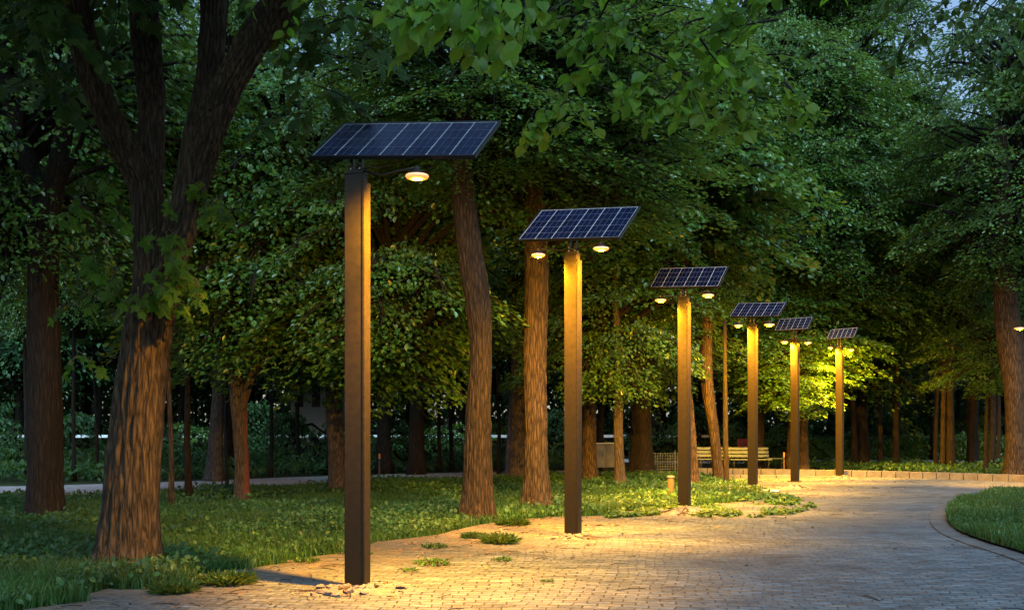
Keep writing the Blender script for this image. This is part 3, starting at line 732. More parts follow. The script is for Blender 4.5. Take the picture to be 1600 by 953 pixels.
# clipped hedge beyond the far path
g = rng(64); b = NB()
n = 26000; xs = g.uniform(9, 29, n); dy = g.uniform(-1, 1, n); zt = g.uniform(0, 1, n)
face = g.uniform(0, 1, n)
yy = 50 + (xs - 9) * -.02 + np.where(face < .6, -1.0 + g.normal(0, .12, n), dy); top = 1.05 + .16 * (vnoise(xs * 1.1, xs * 0, 4) - .5) * 2
zz = np.where(face < .6, zt * top, top + g.normal(0, .06, n))
b.add(leaves(np.stack([xs, yy, zz], 1), g.normal(0, 1, (n, 3)) + [0, -.5, -.2], g.normal(0, .5, (n, 3)) + [0, -.6, .8], .15 * g.uniform(.6, 1.3, n)))
hd = thing('hedge', (0, 0, 0), 'low green hedge running along the far side of the pale far path', 'hedge')
link('foliage', b.mesh('hedge_foliage', M['leaf']), hd)
mb = MB()
for k in range(40):
    x_ = 9.3 + k * .5; mb.tube([(x_, 50, 0), (x_ + rnd.uniform(-.1, .1), 50, .5), (x_ + rnd.uniform(-.2, .2), 50 + rnd.uniform(-.3, .3), .95)], .03, 5)
mb.build('stems', M['bark_dark'], hd)
# shrubs scattered through the wood, each its own thing
shrub_v = [crown_variant(400 + k, 1.0, .75, 14, 190, .13, 'ovate', 'ivy' if k < 2 else 'leaf', .55) for k in range(3)]
SHR = [(20, 36, 1.0), (110, 39, 1.1), (190, 37, .8), (240, 41, 1.2), (455, 40, 1.1), (500, 37, .8), (560, 44, 1.2), (640, 40, .9), (700, 46, 1.3), (762, 41, .8), (860, 45, 1.2), (905, 43, 1.0), (1030, 46, 1.3), (1090, 48, 1.3),
       (1240, 46, 1.2), (1320, 54, 1.6), (1430, 55, 1.5), (1510, 54, 1.6), (1590, 53, 1.5), (400, 47, 1.4), (300, 46, 1.3), (60, 50, 1.6), (-20, 44, 1.4), (820, 53, 1.6), (960, 54, 1.7), (1180, 55, 1.7)]
for i, (px, D, s) in enumerate(SHR):
    x = (px - 800) / F * D
    t = thing('shrub', (x, D, 0), 'leafy green shrub growing among the trunks of the wood', 'shrub', 'shrubs under the trees')
    c = link('foliage', shrub_v[i % 3][0], t, (0, 0, .6 * s), i * 1.3); c.scale = (s, s, s * (1 + .5 * (i % 3 == 1)))
    link('branches', shrub_v[i % 3][1], c)

# ------------------------------------------------------------------ overhanging linden above the path
lt = thing('linden_tree', (6.4, 6.6, 0), 'tree whose bright broad leaves hang into the top of the view over the path', 'tree')
base = np.array([6.4, 6.6, 0])
b = NB()
for k, pts in enumerate([
    [(0, 0, -.05, .30), (.05, .1, 2, .24), (0, 0, 4.2, .22), (-.1, .2, 6.5, .17), (0, .4, 9, .09)],
    [(0, .05, 4.0, .13), (-1.6, .6, 5.2, .11), (-3.6, 1.4, 5.75, .08), (-5.4, 2.4, 5.7, .055), (-7.2, 3.4, 5.6, .03)],
    [(-.02, .05, 4.8, .12), (-1.4, 1.4, 6.0, .10), (-2.6, 2.8, 6.3, .07), (-3.8, 4.2, 6.2, .04)],
    [(-.05, .1, 5.2, .11), (-2.2, -.4, 6.2, .08), (-4.6, -.7, 5.6, .05), (-6.2, -.8, 5.0, .02)],
    [(0, 0, 5.5, .12), (1.6, .8, 7, .07), (2.6, 1.4, 8, .03)]]):
    A = resample(pts, 26); b.add(tube_np(A[:, :3], A[:, 3], 20 if k == 0 else 10, barkdisp(500 + k, .012, 12, .25 if k == 0 else 0)))
link('trunk', b.mesh('linden_trunk', M['bark'], True), lt)
lb, bb = NB(), NB(); g = rng(71)
def env(x):  # lower edge of the hanging leaves, photo rows
    return np.interp(x, [430, 500, 560, 640, 700, 790, 830, 870, 915, 960, 1010, 1060, 1110, 1160, 1210, 1238, 1245, 1260], [80, 90, 120, 85, 95, 95, 185, 245, 240, 175, 200, 215, 170, 205, 205, 195, 90, 0])
cnt = 0
for (x, y, D, n) in [(700, 40, 5.6, 3), (760, 20, 5.4, 3), (815, 45, 5.6, 3), (740, 80, 5.8, 3), (690, 110, 6.2, 2), (810, 70, 6, 2), (660, 20, 6, 2), (860, 20, 6, 2),
                     (845, 205, 8.3, 2), (885, 215, 8.3, 2), (905, 240, 8.4, 1), (965, 180, 8.2, 1), (1040, 175, 7.8, 2), (1060, 195, 7.8, 2), (1095, 195, 7.7, 2), (1110, 130, 7.8, 2), (1150, 105, 7.7, 2), (1190, 190, 8.0, 2), (1220, 195, 8, 2),
                     (1120, 150, 7.7, 2), (1180, 55, 7.6, 2), (1220, 20, 7.8, 2), (1160, 20, 7.7, 2), (1080, 90, 7.8, 2), (1010, 60, 7.6, 2), (940, 90, 7.9, 2), (930, 140, 8.0, 2)]:
    for k in range(n):
        p = PX(x + g.normal(0, 12), y - 420 / D + g.normal(0, 10), D) - base; cnt += 1
        spray(lb, bb, p, (g.normal(-.3, .7), -.15, -.45), .36, 7, .112 if D > 7 else .115, g, 'broad', .6, face=np.array([0, -1.1, 0]), r0=.005)
for i in range(95):
    x = g.uniform(450, 1245); D = g.uniform(6.8, 11.5); y = -260 + (env(x) + 260 - 520 / D) * g.uniform(0, 1) ** .8
    p = PX(x, y, D) - base
    spray(lb, bb, p, (g.normal(-.3, .8), g.normal(-.2, .5), -.2), g.uniform(.45, .8), g.integers(8, 12), .098, g, 'broad', .5, r0=.012)
for i in range(70):
    u = g.uniform(.2, 1); p = np.array([-6.5 * u, 3 * u, 5.9 + g.uniform(0, 1.4)]) + g.normal(0, .7, 3) * [1, 1, .3]
    spray(lb, bb, p, (g.normal(0, 1), g.normal(0, 1), -.1), .9, 10, .15, g, 'broad', .4, r0=.012)
c = link('foliage', lb.mesh('linden_foliage', M['leaf_near']), lt); link('twigs', bb.mesh('linden_twigs', M['bark_dark']), c)

# dark near boughs at the top right, sky showing between their leaves
rt = thing('ash_tree', (11.5, 10, 0), 'tree with dark boughs reaching into the top right corner against the pale sky', 'tree')
base = np.array([11.5, 10., 0]); b = NB()
for k, pts in enumerate([[(0, 0, -.05, .28), (0, .1, 3, .22), (-.1, .2, 6, .17), (0, .2, 10, .08)],
                         [(-.05, .1, 4.6, .10), (-1.6, 1.2, 6.0, .07), (-3.2, 2.4, 6.7, .045), (-4.6, 3.4, 6.9, .02)],
                         [(-.05, .1, 5.0, .09), (-1.2, 2.0, 6.2, .06), (-2.4, 4.0, 6.8, .03)]]):
    A = resample(pts, 22); b.add(tube_np(A[:, :3], A[:, 3], 16 if k == 0 else 8, barkdisp(520 + k, .012, 12, .25 if k == 0 else 0)))
link('trunk', b.mesh('ash_trunk', M['bark_dark'], True), rt)
lb, bb = NB(), NB(); g = rng(72)
for i in range(150):
    x = 1400 + 300 * g.uniform(0, 1) ** .8; y = g.uniform(-170, np.interp(x, [1400, 1450, 1520, 1600, 1700], [5, 60, 100, 105, 160])); D = g.uniform(11.5, 16)
    spray(lb, bb, PX(x, y, D) - base, (g.normal(-.5, .6), g.normal(-.1, .6), -.25), g.uniform(.5, .9), g.integers(8, 13), .13, g, 'ovate', .5)
c = link('foliage', lb.mesh('ash_foliage', M['maple']), rt); link('twigs', bb.mesh('ash_twigs', M['bark_dark']), c)

# ------------------------------------------------------------------ grass and weeds
def blades(name, seed, n, poly, h, w_, mat, dens=None, z0=0.0, lean=.5):
    g = rng(seed); poly = np.array(poly); lo, hi = poly.min(0), poly.max(0)
    X, Y = [], []; tot = 0; it = 0
    while tot < n and it < 60:
        it += 1; m = n; x = g.uniform(lo[0], hi[0], m); y = lo[1] + (hi[1] - lo[1]) * g.uniform(0, 1, m) ** 1.5
        k = inpoly(x, y, poly)
        if dens is not None: k &= g.uniform(0, 1, m) < dens(x, y)
        X.append(x[k]); Y.append(y[k]); tot += k.sum()
    x = np.concatenate(X)[:n]; y = np.concatenate(Y)[:n]; n = len(x)
    hh = h * g.uniform(.4, 1.15, n) * (.55 + .9 * vnoise(x * .9, y * .9, seed)); a = g.uniform(0, 6.28, n); ww = w_ * g.uniform(.6, 1.3, n) * (1 + y / 26.)
    dx, dy = np.cos(a), np.sin(a); l = hh * lean * g.uniform(.2, 1.3, n); b_ = g.uniform(0, 6.28, n); lx, ly = np.cos(b_) * l, np.sin(b_) * l
    V = np.zeros((n, 5, 3)); z = np.full(n, z0)
    V[:, 0] = np.stack([x - dx * ww, y - dy * ww, z], 1); V[:, 1] = np.stack([x + dx * ww, y + dy * ww, z], 1)
    V[:, 2] = np.stack([x + dx * ww * .8 + lx * .35, y + dy * ww * .8 + ly * .35, z + hh * .6], 1); V[:, 3] = np.stack([x - dx * ww * .8 + lx * .35, y - dy * ww * .8 + ly * .35, z + hh * .6], 1)
    V[:, 4] = np.stack([x + lx, y + ly, z + hh * .98], 1)
    o = np.arange(n)[:, None] * 5
    return mesh_np(name, V.reshape(-1, 3), [o + np.array([[0, 1, 2, 3]]), o + np.array([[3, 2, 4]])], M[mat])
lawn = [(-9.5, 7.5), (-5.6, 7.5)] + [tuple(p) for p in edge_s] + [G(1080, 745.5), G(900, 746), G(760, 751), G(600, 755), G(440, 764), G(260, 773), G(60, 780), G(-120, 782)]
lawn_obj = tag(link('lawn_grass', blades('lawn_grass', 81, 300000, lawn, .17, .0045, 'grass')), 'shaggy dark green grass on the left lawn', None, None, 'stuff')
g = rng(82); LP = np.array(lawn); lo, hi = LP.min(0), LP.max(0); n = 170000
x = g.uniform(lo[0], hi[0], n); y = lo[1] + (hi[1] - lo[1]) * g.uniform(0, 1, n) ** 1.25; k = inpoly(x, y, LP) & (g.uniform(0, 1, n) < .15 + .85 * np.clip(vnoise(x / 1.3, y / 1.3, 12) * 2.6 - .8 + (x > .5) * .6, 0, 1))
x, y = x[k], y[k]; n = len(x)
b = NB(); b.add(leaves(np.stack([x, y, .03 + .17 * g.uniform(0, 1, n) * (.5 + vnoise(x, y, 6))], 1), g.normal(0, 1, (n, 3)) + [0, -.4, .15], g.normal(0, .35, (n, 3)) + [0, -.35, 1], .046 * g.uniform(.5, 1.5, n) * (1 + y / 50), 'ovate', 1.25))
tag(link('lawn_plants', b.mesh('lawn_plants', M['ivy'])), 'broad-leaved weeds and clover growing through the left lawn', None, None, 'stuff')

gi = blades('island_grass', 83, 150000, [tuple(p) for p in isl], .15, .0055, 'grass', lambda x, y: (x < 15) & (y > 8), .055, .45)
tag(link('island_grass', gi), 'thick even green grass on the rounded lawn bed', None, None, 'stuff')
g = rng(84); n = 5000; x = g.uniform(6, 15, n); y = g.uniform(9, 26, n); k = inpoly(x, y, isl); x, y = x[k], y[k]; n = len(x)
b = NB(); b.add(leaves(np.stack([x, y, .14 + .06 * g.uniform(0, 1, n)], 1), g.normal(0, 1, (n, 3)), g.normal(0, .3, (n, 3)) + [0, -.2, 1], .05 * g.uniform(.5, 1.3, n)))
tag(link('island_clover', b.mesh('island_clover', M['ivy'])), 'small clover leaves among the grass of the rounded lawn bed', None, None, 'stuff')

# ragged ivy and weeds spreading over the pavers by the third and fourth posts
g = rng(85); PV = np.array([G(930, 812), G(1060, 803), G(1120, 812), G(1230, 806), G(1275, 793), G(1230, 775), G(1190, 765), G(1090, 770), G(960, 795)])
lo, hi = PV.min(0), PV.max(0); n = 90000; x = g.uniform(lo[0] - .3, hi[0] + .3, n); y = g.uniform(lo[1] - .5, hi[1] + .5, n)
k = inpoly(x, y, PV) & (vnoise(x * 1.6, y * .9, 21) * .6 + vnoise(x * 5, y * 4, 22) * .4 > .50); x, y = x[k][:16000], y[k][:16000]; n = len(x)
b = NB(); b.add(leaves(np.stack([x, y, .012 + .07 * g.uniform(0, 1, n) ** 2], 1), g.normal(0, 1, (n, 3)) * [1, 1, .3], g.normal(0, .35, (n, 3)) + [0, -.2, 1], .075 * g.uniform(.5, 1.4, n)))
tag(link('creeping_weeds', b.mesh('creeping_weeds', M['ivy'])), 'patchy creeping weeds over the pavers round the third and fourth lamp posts', None, None, 'stuff')

# weed clumps along the verge: each a thing
def clump_mesh(seed, r, n, h):
    g = rng(seed); b = NB(); a = g.uniform(0, 6.28, n); rr = r * np.sqrt(g.uniform(0, 1, n)); P = np.stack([rr * np.cos(a), rr * np.sin(a) * .8, np.full(n, .005)], 1)
    fd = np.stack([np.cos(a) * rr / r, np.sin(a) * rr / r, g.uniform(.3, 1.2, n)], 1) + g.normal(0, .25, (n, 3)); nm = g.normal(0, .4, (n, 3)) + [0, -.6, .7]
    b.add(leaves(P, fd, nm, h * g.uniform(.5, 1.2, n), 'ovate', .16))
    m = n // 2; a = g.uniform(0, 6.28, m); rr = r * np.sqrt(g.uniform(0, 1, m)); P = np.stack([rr * np.cos(a), rr * np.sin(a), g.uniform(.02, h * .7, m)], 1)
    b.add(leaves(P, g.normal(0, 1, (m, 3)) + [0, -.3, .2], g.normal(0, .4, (m, 3)) + [0, -.3, 1], .045 * g.uniform(.6, 1.4, m)))
    return b.mesh('weed_clump', M['grass'])
cm = [clump_mesh(90 + k, .28, 500, .22) for k in range(2)] + [clump_mesh(95 + k, .16, 120, .07) for k in range(3)]
for i, (x, y, k, s, lab) in enumerate([
    (355, 912, 0, .9, 'tall tuft of weeds on the verge right of the large maple'), (275, 925, 1, .8, 'weed tuft at the foot of the verge below the large maple'),
    (780, 848, 0, .95, 'dense dark weed tuft on the paving left of the second lamp post'), (740, 840, 1, .6, 'smaller weed tuft just left of the dense one'),
    (680, 856, 2, 1.3, 'flat weed patch on the paving right of the nearest lamp post'), (676, 882, 3, 1.5, 'creeping green sprig lying on the pavers between first and second posts'),
    (640, 892, 4, .7, 'tiny sprig nearest to the first lamp post on its right'), (785, 876, 3, .9, 'small green sprig in the shaded pavers below the weed tufts'), (855, 909, 4, .5, 'tiny weed between pavers at the bottom centre'),
    (560, 868, 2, 1.2, 'low weeds at the lawn edge behind the nearest post'), (480, 878, 2, 1.2, 'low weeds at the lawn edge left of the nearest post'), (800, 820, 1, .9, 'leafy tuft at the foot of the curved dark tree'),
    (1538, 790, 0, .8, 'long grass tuft at the tip of the rounded lawn bed')]):
    gx, gy = G(x, y); o = tag(link('weed_clump', cm[k], None, (gx, gy, .005), i * 1.1), lab, 'weeds', 'weed tufts on the paving'); s *= .8; o.scale = (s, s, s * .85)

# litter of dry leaves and twigs
g = rng(86); n = 9000; x = g.uniform(-6, 16, n); y = 8 + 24 * g.uniform(0, 1, n) ** 1.2; PVd = np.array(paved); k = inpoly(x, y, PVd)
dd = .845 * (x + 4.1) - .535 * (y - 8.9); k &= g.uniform(0, 1, n) < np.clip(1.0 - dd * .25, .07, 1); x, y = x[k], y[k]; n = len(x)
b = NB(); b.add(leaves(np.stack([x, y, .012 + .012 * g.uniform(0, 1, n)], 1), g.normal(0, 1, (n, 3)) * [1, 1, .25], g.normal(0, .3, (n, 3)) + [0, 0, 1], .034 * g.uniform(.4, 1.8, n)))
tag(link('fallen_leaves', b.mesh('fallen_leaves', M['dry'])), 'dry leaves scattered on the pavers', None, None, 'stuff')
b = NB()
for i in range(260):
    k = g.integers(0, n); p = np.array([x[k], y[k], .012]); a = g.uniform(0, 6.28); L_ = g.uniform(.06, .3)
    q = p + [cos(a) * L_, sin(a) * L_, .004]; b.add(tube_np(resample([p, (p + q) / 2 + [g.normal(0, .02), g.normal(0, .02), .01], q], 5), .0035, 4))
tag(link('twig_litter', b.mesh('twig_litter', M['bark_dark'])), 'thin broken twigs scattered on the pavers', None, None, 'stuff')

# ------------------------------------------------------------------ rubble mounds round the post feet
def mound(name, px, py, r, hh, seed, label, nst=26, stretch=1.5, ox=0.0):
    gx, gy = G(px, py); gx += ox; g = rng(seed)
    t = thing(name, (gx, gy, 0), label, 'rubble mound')
    b = NB(); n = 44; m = 16
    th = np.arange(n) * 2 * pi / n; ring = np.linspace(0, 1, m)
    V = []
    for j, q in enumerate(ring):
        for i, a in enumerate(th):
            rr = r * q * (1 + .25 * sin(3 * a + seed) + .15 * sin(7 * a + seed * 2)); xx, yy_ = rr * cos(a) * stretch, rr * sin(a)
            z = hh * (cos(q * pi) * .5 + .5) * (.6 + .8 * float(vnoise(np.array([xx * 6 + 50]), np.array([yy_ * 9 + 50]), seed)[0])) - (.02 if j == m - 1 else 0)
            ridge = .025 * abs(sin(a * 9 + 3 * q)) * (1 - q)
            V.append((xx, yy_, max(z + ridge, -.02)))
    i_ = np.arange(m - 1)[:, None] * n; j_ = np.arange(n)[None, :]; j2 = (j_ + 1) % n
    Q = np.stack([i_ + j_, i_ + n + j_, i_ + n + j2, i_ + j2], -1).reshape(-1, 4)
    b.add((np.array(V), [Q])); link('mound_earth', b.mesh('mound_earth', M['rock']), t)
    for k in range(nst):
        a = g.uniform(0, 6.28); q = g.uniform(.15, 1.05); rr = r * q; s = g.uniform(.025, .075) * (r / .45)
        mbk = MB(); pr = [(s * .55, 0), (s, s * .3), (s * .8, s * .7), (s * .3, s * .85)]
        mbk.lathe((0, 0, 0), pr, 7)
        me = bpy.data.meshes.new('stone'); V = np.array(mbk.v); V = V * (1 + g.normal(0, .16, (len(V), 1))); V[:, 0] *= g.uniform(.8, 1.7)
        me.from_pydata([tuple(v) for v in V], [], mbk.f); me.materials.append(M['rock'] if k % 3 else M['concrete'])
        o = link('stone', me, t, (rr * cos(a) * stretch, rr * sin(a), max(0, hh * (cos(min(q, 1) * pi) * .5 + .5) * .9 - s * .1)), g.uniform(0, 6.28))
        o.rotation_euler[0] = g.normal(0, .25)
    for k in range(5):
        a = g.uniform(-2.9, -.2) if k < 4 else g.uniform(0, 6.28); pts = []
        for u in np.linspace(.1, 1.25, 6): pts.append((u * r * stretch * cos(a + .25 * sin(u * 4 + k)), u * r * sin(a + .2 * sin(u * 3 + k)), hh * max(0, cos(min(u, 1) * pi) * .5 + .5) + .02))
        bq = NB(); bq.add(tube_np(resample(pts, 14), np.linspace(.013, .004, 14) * (r / .45), 7, barkdisp(k, .003, 6))); link('root', bq.mesh('root', M['bark_grey'], True), t)
mound('rubble_mound', 553, 923, .36, .025, 3, 'mound of broken paving, roots and soil at the foot of the nearest lamp post', 30, 1.35, -.02)
mound('rubble_mound', 898, 840, .34, .025, 5, 'smaller heap of stones and roots at the foot of the second lamp post', 22, 1.2)
mound('rubble_mound', 1070, 802, .45, .09, 8, 'low heap of soil and twigs at the foot of the third lamp post', 14, 1.7)
mound('rubble_mound', 1243, 763, .38, .09, 9, 'low stony heap at the foot of the fifth lamp post', 12, 1.4)
mound('rubble_mound', 1312, 747, .40, .06, 10, 'slight stony heap at the foot of the farthest visible lamp post', 8, 1.6)

# ------------------------------------------------------------------ solar lamp posts
def rotm(pit, rol):
    cx, sx, cy_, sy = cos(pit), sin(pit), cos(rol), sin(rol)
    Rx = np.array([[1, 0, 0], [0, cx, -sx], [0, sx, cx]]); Ry = np.array([[cy_, 0, sy], [0, 1, 0], [-sy, 0, cy_]]); return Ry @ Rx
def lamp_post(px, D, yaw, pit, rol, pc, size, lamps, label, ncol=6, nrow=5, wd=(.225, .13), top=4.08, order=''):
    X = (px - 800) / F * D; yw = R(yaw)
    t = thing('solar_lamp_post', (X, D, 0), label, 'lamp post', 'solar lamp posts along the path', yw)
    cw, sw = cos(-yw), sin(-yw)
    def loc(P): x, y, z = P[0] - X, P[1] - D, P[2]; return np.array([x * cw - y * sw, x * sw + y * cw, z])
    a, bq = wd
    # square column: front channel, recessed groove and bright side flange
    mb = MB(); mb.box((-.012, 0, top / 2 - .05), (a - .035, bq, top + .1)); mb.box((a / 2 - .014, 0, top / 2 - .09), (.028, bq + .012, top + .02)); mb.box((a / 2 - .036, 0, top / 2 - .06), (.02, bq - .02, top + .06))
    mb.build('pole', M['post'], t, .006)
    mb = MB(); mb.box((-.012, 0, top + .007), (a - .02, bq + .012, .014)); mb.build('pole_cap', M['steel'], t, .003)
    mb = MB(); mb.box((0, 0, .02), (a + .12, bq + .14, .02)); mb.build('base_plate', M['steel'], t, .004)
    # panel
    Rm = rotm(R(pit), R(rol)); c = loc(pc); wx, ly = size; th = .035
    def pp(x, y, z): return c + Rm @ np.array([x, y, z])
    sp = link('solar_panel', None, t)
    mb = MB()
    for (bx, by, sx_, sy_) in [(0, -ly / 2 + .012, wx, .024), (0, ly / 2 - .012, wx, .024), (-wx / 2 + .012, 0, .024, ly - .048), (wx / 2 - .012, 0, .024, ly - .048)]:
        mb.box(pp(bx, by, -th / 2), (sx_, sy_, th), 0, Rm)
    mb.box(pp(0, 0, -th * .72), (wx - .048, ly - .048, .006), 0, Rm); mb.build('panel_frame', M['frame'], sp)
    mb = MB(); mb.box(pp(0, 0, -.012), (wx - .05, ly - .05, .008), 0, Rm)
    W, H = wx - .05, ly - .05; z1 = -.0065
    for i in range(ncol + 1):
        xx = -W / 2 + W * i / ncol; xx = min(max(xx, -W / 2 + .006), W / 2 - .006); mb.box(pp(xx, 0, z1), (.008, H, .002), 1, Rm)
        if 0 < i < ncol:
            for j in range(nrow + 1):
                q = Rm @ np.array([[.7071, -.7071, 0], [.7071, .7071, 0], [0, 0, 1]]); mb.box(pp(xx, -H / 2 + H * min(max(j / nrow, .02), .98), z1 + .0012), (.017, .017, .002), 1, q)
    for j in range(nrow + 1):
        yy_ = -H / 2 + H * j / nrow; yy_ = min(max(yy_, -H / 2 + .006), H / 2 - .006); e = j in (0, nrow); mb.box(pp(0, yy_, z1 + .0006), (W, .010 if e else .005, .002), 1 if e else 2, Rm)
    for i in range(ncol):
        for k in (1, 2): mb.box(pp(-W / 2 + W * (i + k / 3) / ncol, 0, z1 + .0003), (.0025, H, .002), 2, Rm)
    mb.build('cells', [M['cell'], M['silver'], M['thin']], sp)
    # bracket and rails
    br = link('bracket', None, t)
    mb = MB(); under = c[2] - .10
    for ry in (-ly * .25, ly * .25): mb.box(pp(0, ry, -th - .016), (wx * .86, .03, .03), 0, Rm)
    mb.build('support_rail', M['steel'], br, .003)
    qp = pp(0, 0, -th - .035); nn = Rm[:, 2]; zt = qp[2] + (nn[0] * qp[0] + nn[1] * qp[1]) / nn[2] - .03
    mb = MB(); mb.box((-.05, 0, (top + zt) / 2), (.035, .06, zt - top + .02)); mb.box((.045, 0, (top + zt) / 2), (.035, .06, zt - top + .02)); mb.box((0, 0, top + .03), (.16, .09, .02))
    mb.build('upright', M['steel'], br, .003)
    mb = MB()
    for bx in (-.05, .045):
        for bz in (.05, .10): mb.lathe((bx, -.036, top + bz), [(.009, -.006), (.009, .006)], 6)
    mb.build('bolt', M['bolt'], br)
    # lamps
    for (lx, ly_, lz, s) in lamps:
        s = s * 1.08
        arm = MB(); arm.tube([(.0 if abs(lx) > .1 else 0, 0, top + .05), (lx * .4, ly_ * .3, lz + .085), (lx * .75, ly_ * .8, lz + .085), (lx, ly_, lz + .08)], .012, 8)
        arm.build('lamp_arm', M['steel'], t, smooth=True)
        lh = link('lamp', None, t, (lx, ly_, lz))
        mb = MB(); mb.lathe((0, 0, 0), [(.072 * s, .004), (.088 * s, .0), (.088 * s, .018), (.06 * s, .045), (.03 * s, .065), (.03 * s, .09)], 18); mb.build('housing', M['steel'], lh, smooth=False)
        mb = MB(); mb.lathe((0, 0, 0), [(.072 * s, -.024), (.090 * s, -.018), (.102 * s, .000), (.098 * s, .012), (.090 * s, .014)], 18); mb.build('halo_ring', M['glow'], lh, smooth=True)  # added glowing ring, imitates the halo round the lens
        mb = MB(); mb.lathe((0, 0, 0), [(.02 * s, -.036), (.050 * s, -.026), (.070 * s, -.004), (.070 * s, .003)], 8); mb.build('lens', M['lens'], lh, smooth=True)
        sd = bpy.data.lights.new('lamp_beam', 'SPOT'); sd.energy = SPOT_E * s * (1.7 if D < 12 else 1); sd.color = (1.0, .41, .045); sd.spot_size = R(80); sd.spot_blend = 1.0; sd.shadow_soft_size = .05
        bo = link('lamp_beam', sd, lh, (0, 0, -.07)); bo.rotation_euler = (R(10), 0, 0)
        # extra fill spot added at each lamp to brighten its pole and the trees behind
        sd = bpy.data.lights.new('side_fill', 'SPOT'); sd.energy = SIDE_E * s * (1.15 if D > 28 else 1.5 if D < 12 else .2 if px > 1600 else 1); sd.color = (1.0, .45, .015); sd.spot_size = R(120); sd.spot_blend = .9; sd.shadow_soft_size = .05
        bo = link('side_fill', sd, lh, (0, 0, -.07)); bo.rotation_euler = (R(48), R(32) * (1 if lx > 0 else -.2), 0)
    # a cable loop from panel to pole
    mb = MB(); p0 = pp(-.1, -.1, -th - .02); mb.tube(resample([p0, (p0 + [.05, -.03, -.16]), (.07, -.05, top - .02 + .06), (.06, -.02, top + .02)], 10), .006, 6); mb.build('cable', M['steel'], t, smooth=True)
    return t
lamp_post(558, 10.1, -16.7, 36.9, 4.1, (-1.05, 10.1, 4.44), (1.72, .87), [(.74, -.26, 3.95, 1.0)], 'nearest and tallest-looking brown lamp post with one glowing lamp under its solar panel', 7, 4)
lamp_post(895, 14.8, -26.6, 37.5, 3.4, (.96, 14.8, 4.54), (1.59, .96), [(-.42, -.28, 4.06, .9), (.55, -.28, 4.08, 1.0)], 'second lamp post from the camera, two glowing lamps, stones at its foot', 6, 5)
lamp_post(1069, 19.8, -31.1, 43, 3.2, (3.41, 19.8, 4.49), (1.42, .67), [(-.38, -.26, 4.03, 1.0), (.58, -.26, 4.06, 1.0)], 'third lamp post in the row, beside the short wooden bollard', 6, 4)
lamp_post(1176, 25.1, -32.9, 34.3, 2.7, (6.02, 25.1, 4.47), (1.26, .71), [(-.28, -.24, 4.06, .9), (.5, -.24, 4.04, 1.1)], 'fourth lamp post in the row, standing in creeping weeds', 6, 4)
lamp_post(1242, 29.5, -40.0, 46, 0.5, (8.11, 29.5, 4.56), (1.05, .54), [(-.2, -.26, 4.02, .95), (.3, .2, 4.0, .95)], 'fifth lamp post in the row, amber pole before the glowing foliage', 6, 4)
lamp_post(1312, 32.2, -40.0, 44, -1.0, (10.38, 32.2, 4.53), (.92, .5), [(-.2, -.24, 4.06, .7), (.26, .24, 4.0, .95)], 'farthest visible lamp post, standing close to the low kerb wall', 6, 4)
lamp_post(1650, 27.0, -35.0, 44, 0, (14.8, 27.0, 4.5), (1.2, .6), [(-.86, -.1, 4.22, 1.2)], 'lamp post at the right edge showing only its glowing lamp', 6, 4)

# ------------------------------------------------------------------ small furniture
gx, gy = G(1048, 783)
t = thing('bollard', (gx, gy, 0), 'short round wooden bollard in the lit weeds by the third lamp post', 'bollard')
mb = MB(); mb.lathe((0, 0, 0), [(.075, 0), (.078, .05), (.074, .48), (.07, .50)], 18); mb.build('bollard_body', M['wood'], t, smooth=True)
mb = MB(); mb.lathe((0, 0, 0), [(.078, .50), (.086, .505), (.086, .53), (.06, .55)], 18); mb.build('bollard_cap', M['concrete'], t)

def bench(px, D, L_, label, yaw=0):
    x = (px - 800) / F * D; t = thing('park_bench', (x, D, 0), label, 'bench', 'pale slatted benches', yaw)
    st, bk = MB(), MB()
    for k in range(4): st.box((0, -.19 + k * .115, .44), (L_, .085, .03))
    for k in range(3): bk.box((0, .26 + .035 * k, .56 + k * .125), (L_, .028, .095))
    st.build('seat', M['slat'], t, .004); bk.build('backrest', M['slat'], t, .004)
    for s in (-1, 0, 1):
        xx = s * (L_ / 2 - .12); m2 = MB()
        m2.tube([(xx, -.24, 0), (xx, -.2, .22), (xx, -.22, .42)], .02, 6); m2.tube([(xx, .30, 0), (xx, .2, .25), (xx, .24, .45), (xx, .36, .9)], .02, 6); m2.tube([(xx, -.22, .42), (xx, .24, .42)], .018, 6)
        m2.build('leg', M['iron'], t, smooth=True)
bench(1172, 36.0, 1.45, 'pale slatted park bench partly hidden by the fourth lamp post', 0)
bench(1113, 36.4, 1.1, 'pale slatted bench mostly hidden behind the bowed tree', .05)
# low backless bench
x = (1209 - 800) / F * 36.6; t = thing('low_seat', (x, 36.6, 0), 'small backless slatted seat right of the pale bench', 'seat')
mb = MB()
for k in range(3): mb.box((0, -.12 + k * .12, .46), (.62, .095, .03))
mb.build('seat', M['slat'], t, .004)
for s in (-1, 1): mb = MB(); mb.box((s * .24, 0, .22), (.04, .3, .44)); mb.build('leg', M['iron'], t, .004)

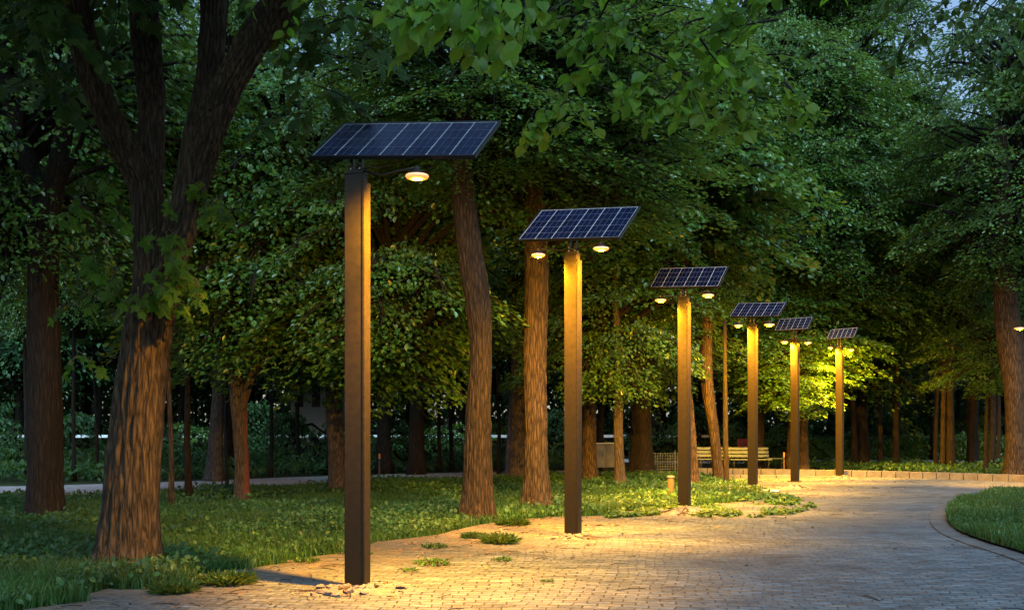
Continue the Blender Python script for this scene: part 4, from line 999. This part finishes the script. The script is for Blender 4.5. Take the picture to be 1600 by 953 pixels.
# pale utility boxes
for i, (px, wd, lab) in enumerate([(934, .5, 'left of the two pale grey boxes behind the orange-lit tree'), (955, .42, 'right of the two pale grey boxes, beside the slim lit trunk')]):
    D = 36.5; x = (px - 800) / F * D; t = thing('utility_box', (x, D + i * .3, 0), lab, 'utility box', 'pale utility boxes')
    mb = MB(); mb.box((0, 0, .56), (wd, .4, .84)); mb.build('box_body', M['grey_box'], t, .01)
    mb = MB(); mb.box((0, -.01, 1.0), (wd + .05, .46, .035)); mb.build('lid', M['white_paint'], t, .008)
    mb = MB(); mb.box((0, -.206, .56), (wd - .07, .012, .74)); d = mb.build('door', M['grey_box'], t, .003)
    mb = MB(); mb.box((wd * .3, -.222, .58), (.02, .02, .10)); mb.build('handle', M['iron'], d, .003)
    for sx_ in (-1, 1):
        mb = MB(); mb.box((sx_ * (wd / 2 - .05), 0, .07), (.04, .34, .14)); mb.build('foot', M['iron'], t)
# low wire fence between the boxes and the benches
x0, x1 = (1016 - 800) / F * 37, (1094 - 800) / F * 37
t = thing('wire_fence', ((x0 + x1) / 2, 37, 0), 'low blue-grey wire fence behind the broad dark tree', 'fence')
mb = MB(); hw = (x1 - x0) / 2
for k in range(int(2 * hw / .09)): mb.box((-hw + k * .09, 0, .33), (.010, .010, .60))
for k in range(7): mb.box((0, 0.012, .06 + k * .095), (2 * hw, .010, .010))
mb.build('wire_mesh', M['wire'], t)
for k in range(3): mb = MB(); mb.lathe((-hw + k * hw, 0.03, 0), [(.022, 0), (.022, .72), (.012, .73)], 8); mb.build('fence_post', M['wire'], t)
# dark red board
x = (1161 - 800) / F * 45; t = thing('red_board', (x, 45, 0), 'small dark red board on two posts beyond the benches', 'board')
mb = MB(); mb.box((0, 0, .85), (.5, .025, .42)); mb.build('panel', M['red'], t, .004)
for s in (-1, 1): mb = MB(); mb.box((s * .2, .03, .5), (.035, .035, 1.0)); mb.build('board_post', M['iron'], t)
# orange marker stakes
for px, D, lab in [(1225, 34.6, 'orange marker stake behind the kerb wall left of the fifth post'), (593, 33.0, 'orange marker stake by the gravel path right of the nearest lamp post'), (1018, 36, 'orange marker stake beside the broad dark tree')]:
    t = thing('marker_stake', ((px - 800) / F * D, D, 0), lab, 'marker stake')
    mb = MB(); mb.box((0, 0, .28), (.045, .03, .56)); mb.build('stake', M['wood'], t, .004)
    mb = MB(); mb.box((0, 0, .64), (.055, .036, .16)); mb.build('reflector', M['orange'], t, .006)
# flat stones in the weeds
for px, py, rr, lab in [(1128, 766.5, .42, 'flat pale stone slab in the lit weeds left of the fourth lamp post'), (1192, 769, .3, 'smaller flat pale stone right behind the fourth lamp post')]:
    gx, gy = G(px, py); mb = MB(); mb.lathe((0, 0, 0), [(rr, 0), (rr * 1.04, .04), (rr * .96, .055)], 9, 0, 1.3, .7); tag(mb.build('stone_slab', M['stone'], None, .006, loc=(gx, gy, .005)), lab, 'stone slab')

# white rail far in the wood
t = thing('railing', (-7.5, 48, 0), 'thin white rail running level through the wood behind the trunks', 'railing')
mb = MB(); mb.box((0, 0, 1.14), (34, .06, .13)); mb.build('rail', M['white_paint'], t)
mb = MB()
for k in range(18): mb = MB(); mb.box((-17 + k * 2, .06, .55), (.06, .05, 1.1)); mb.build('railing_post', M['iron'], t)
# pale building glimpsed through the wood
for px, wd, hh, lab in [(500, 3.6, 6.6, 'pale building glimpsed through dark trunks left of the nearest lamp post'), (885, 4.5, 2.2, 'low pale hut glimpsed through the trees right of the amber-lit trunk')]:
    D = 74; x = (px - 800) / F * D; t = thing('pale_building', (x, D, 0), lab, 'building')
    mb = MB(); mb.box((0, 0, hh / 2), (wd, 3, hh)); mb.build('wall', M['wall'], t)
    mb = MB(); mb.box((0, 0, hh + .06), (wd + .4, 3.4, .14)); mb.build('roof', M['steel'], t)
    for k in range(3):
        mb = MB(); mb.box((-wd / 3 + k * wd / 3, -1.51, hh * .6), (wd / 6, .03, hh * .3)); mb.build('window', M['cell'], t)
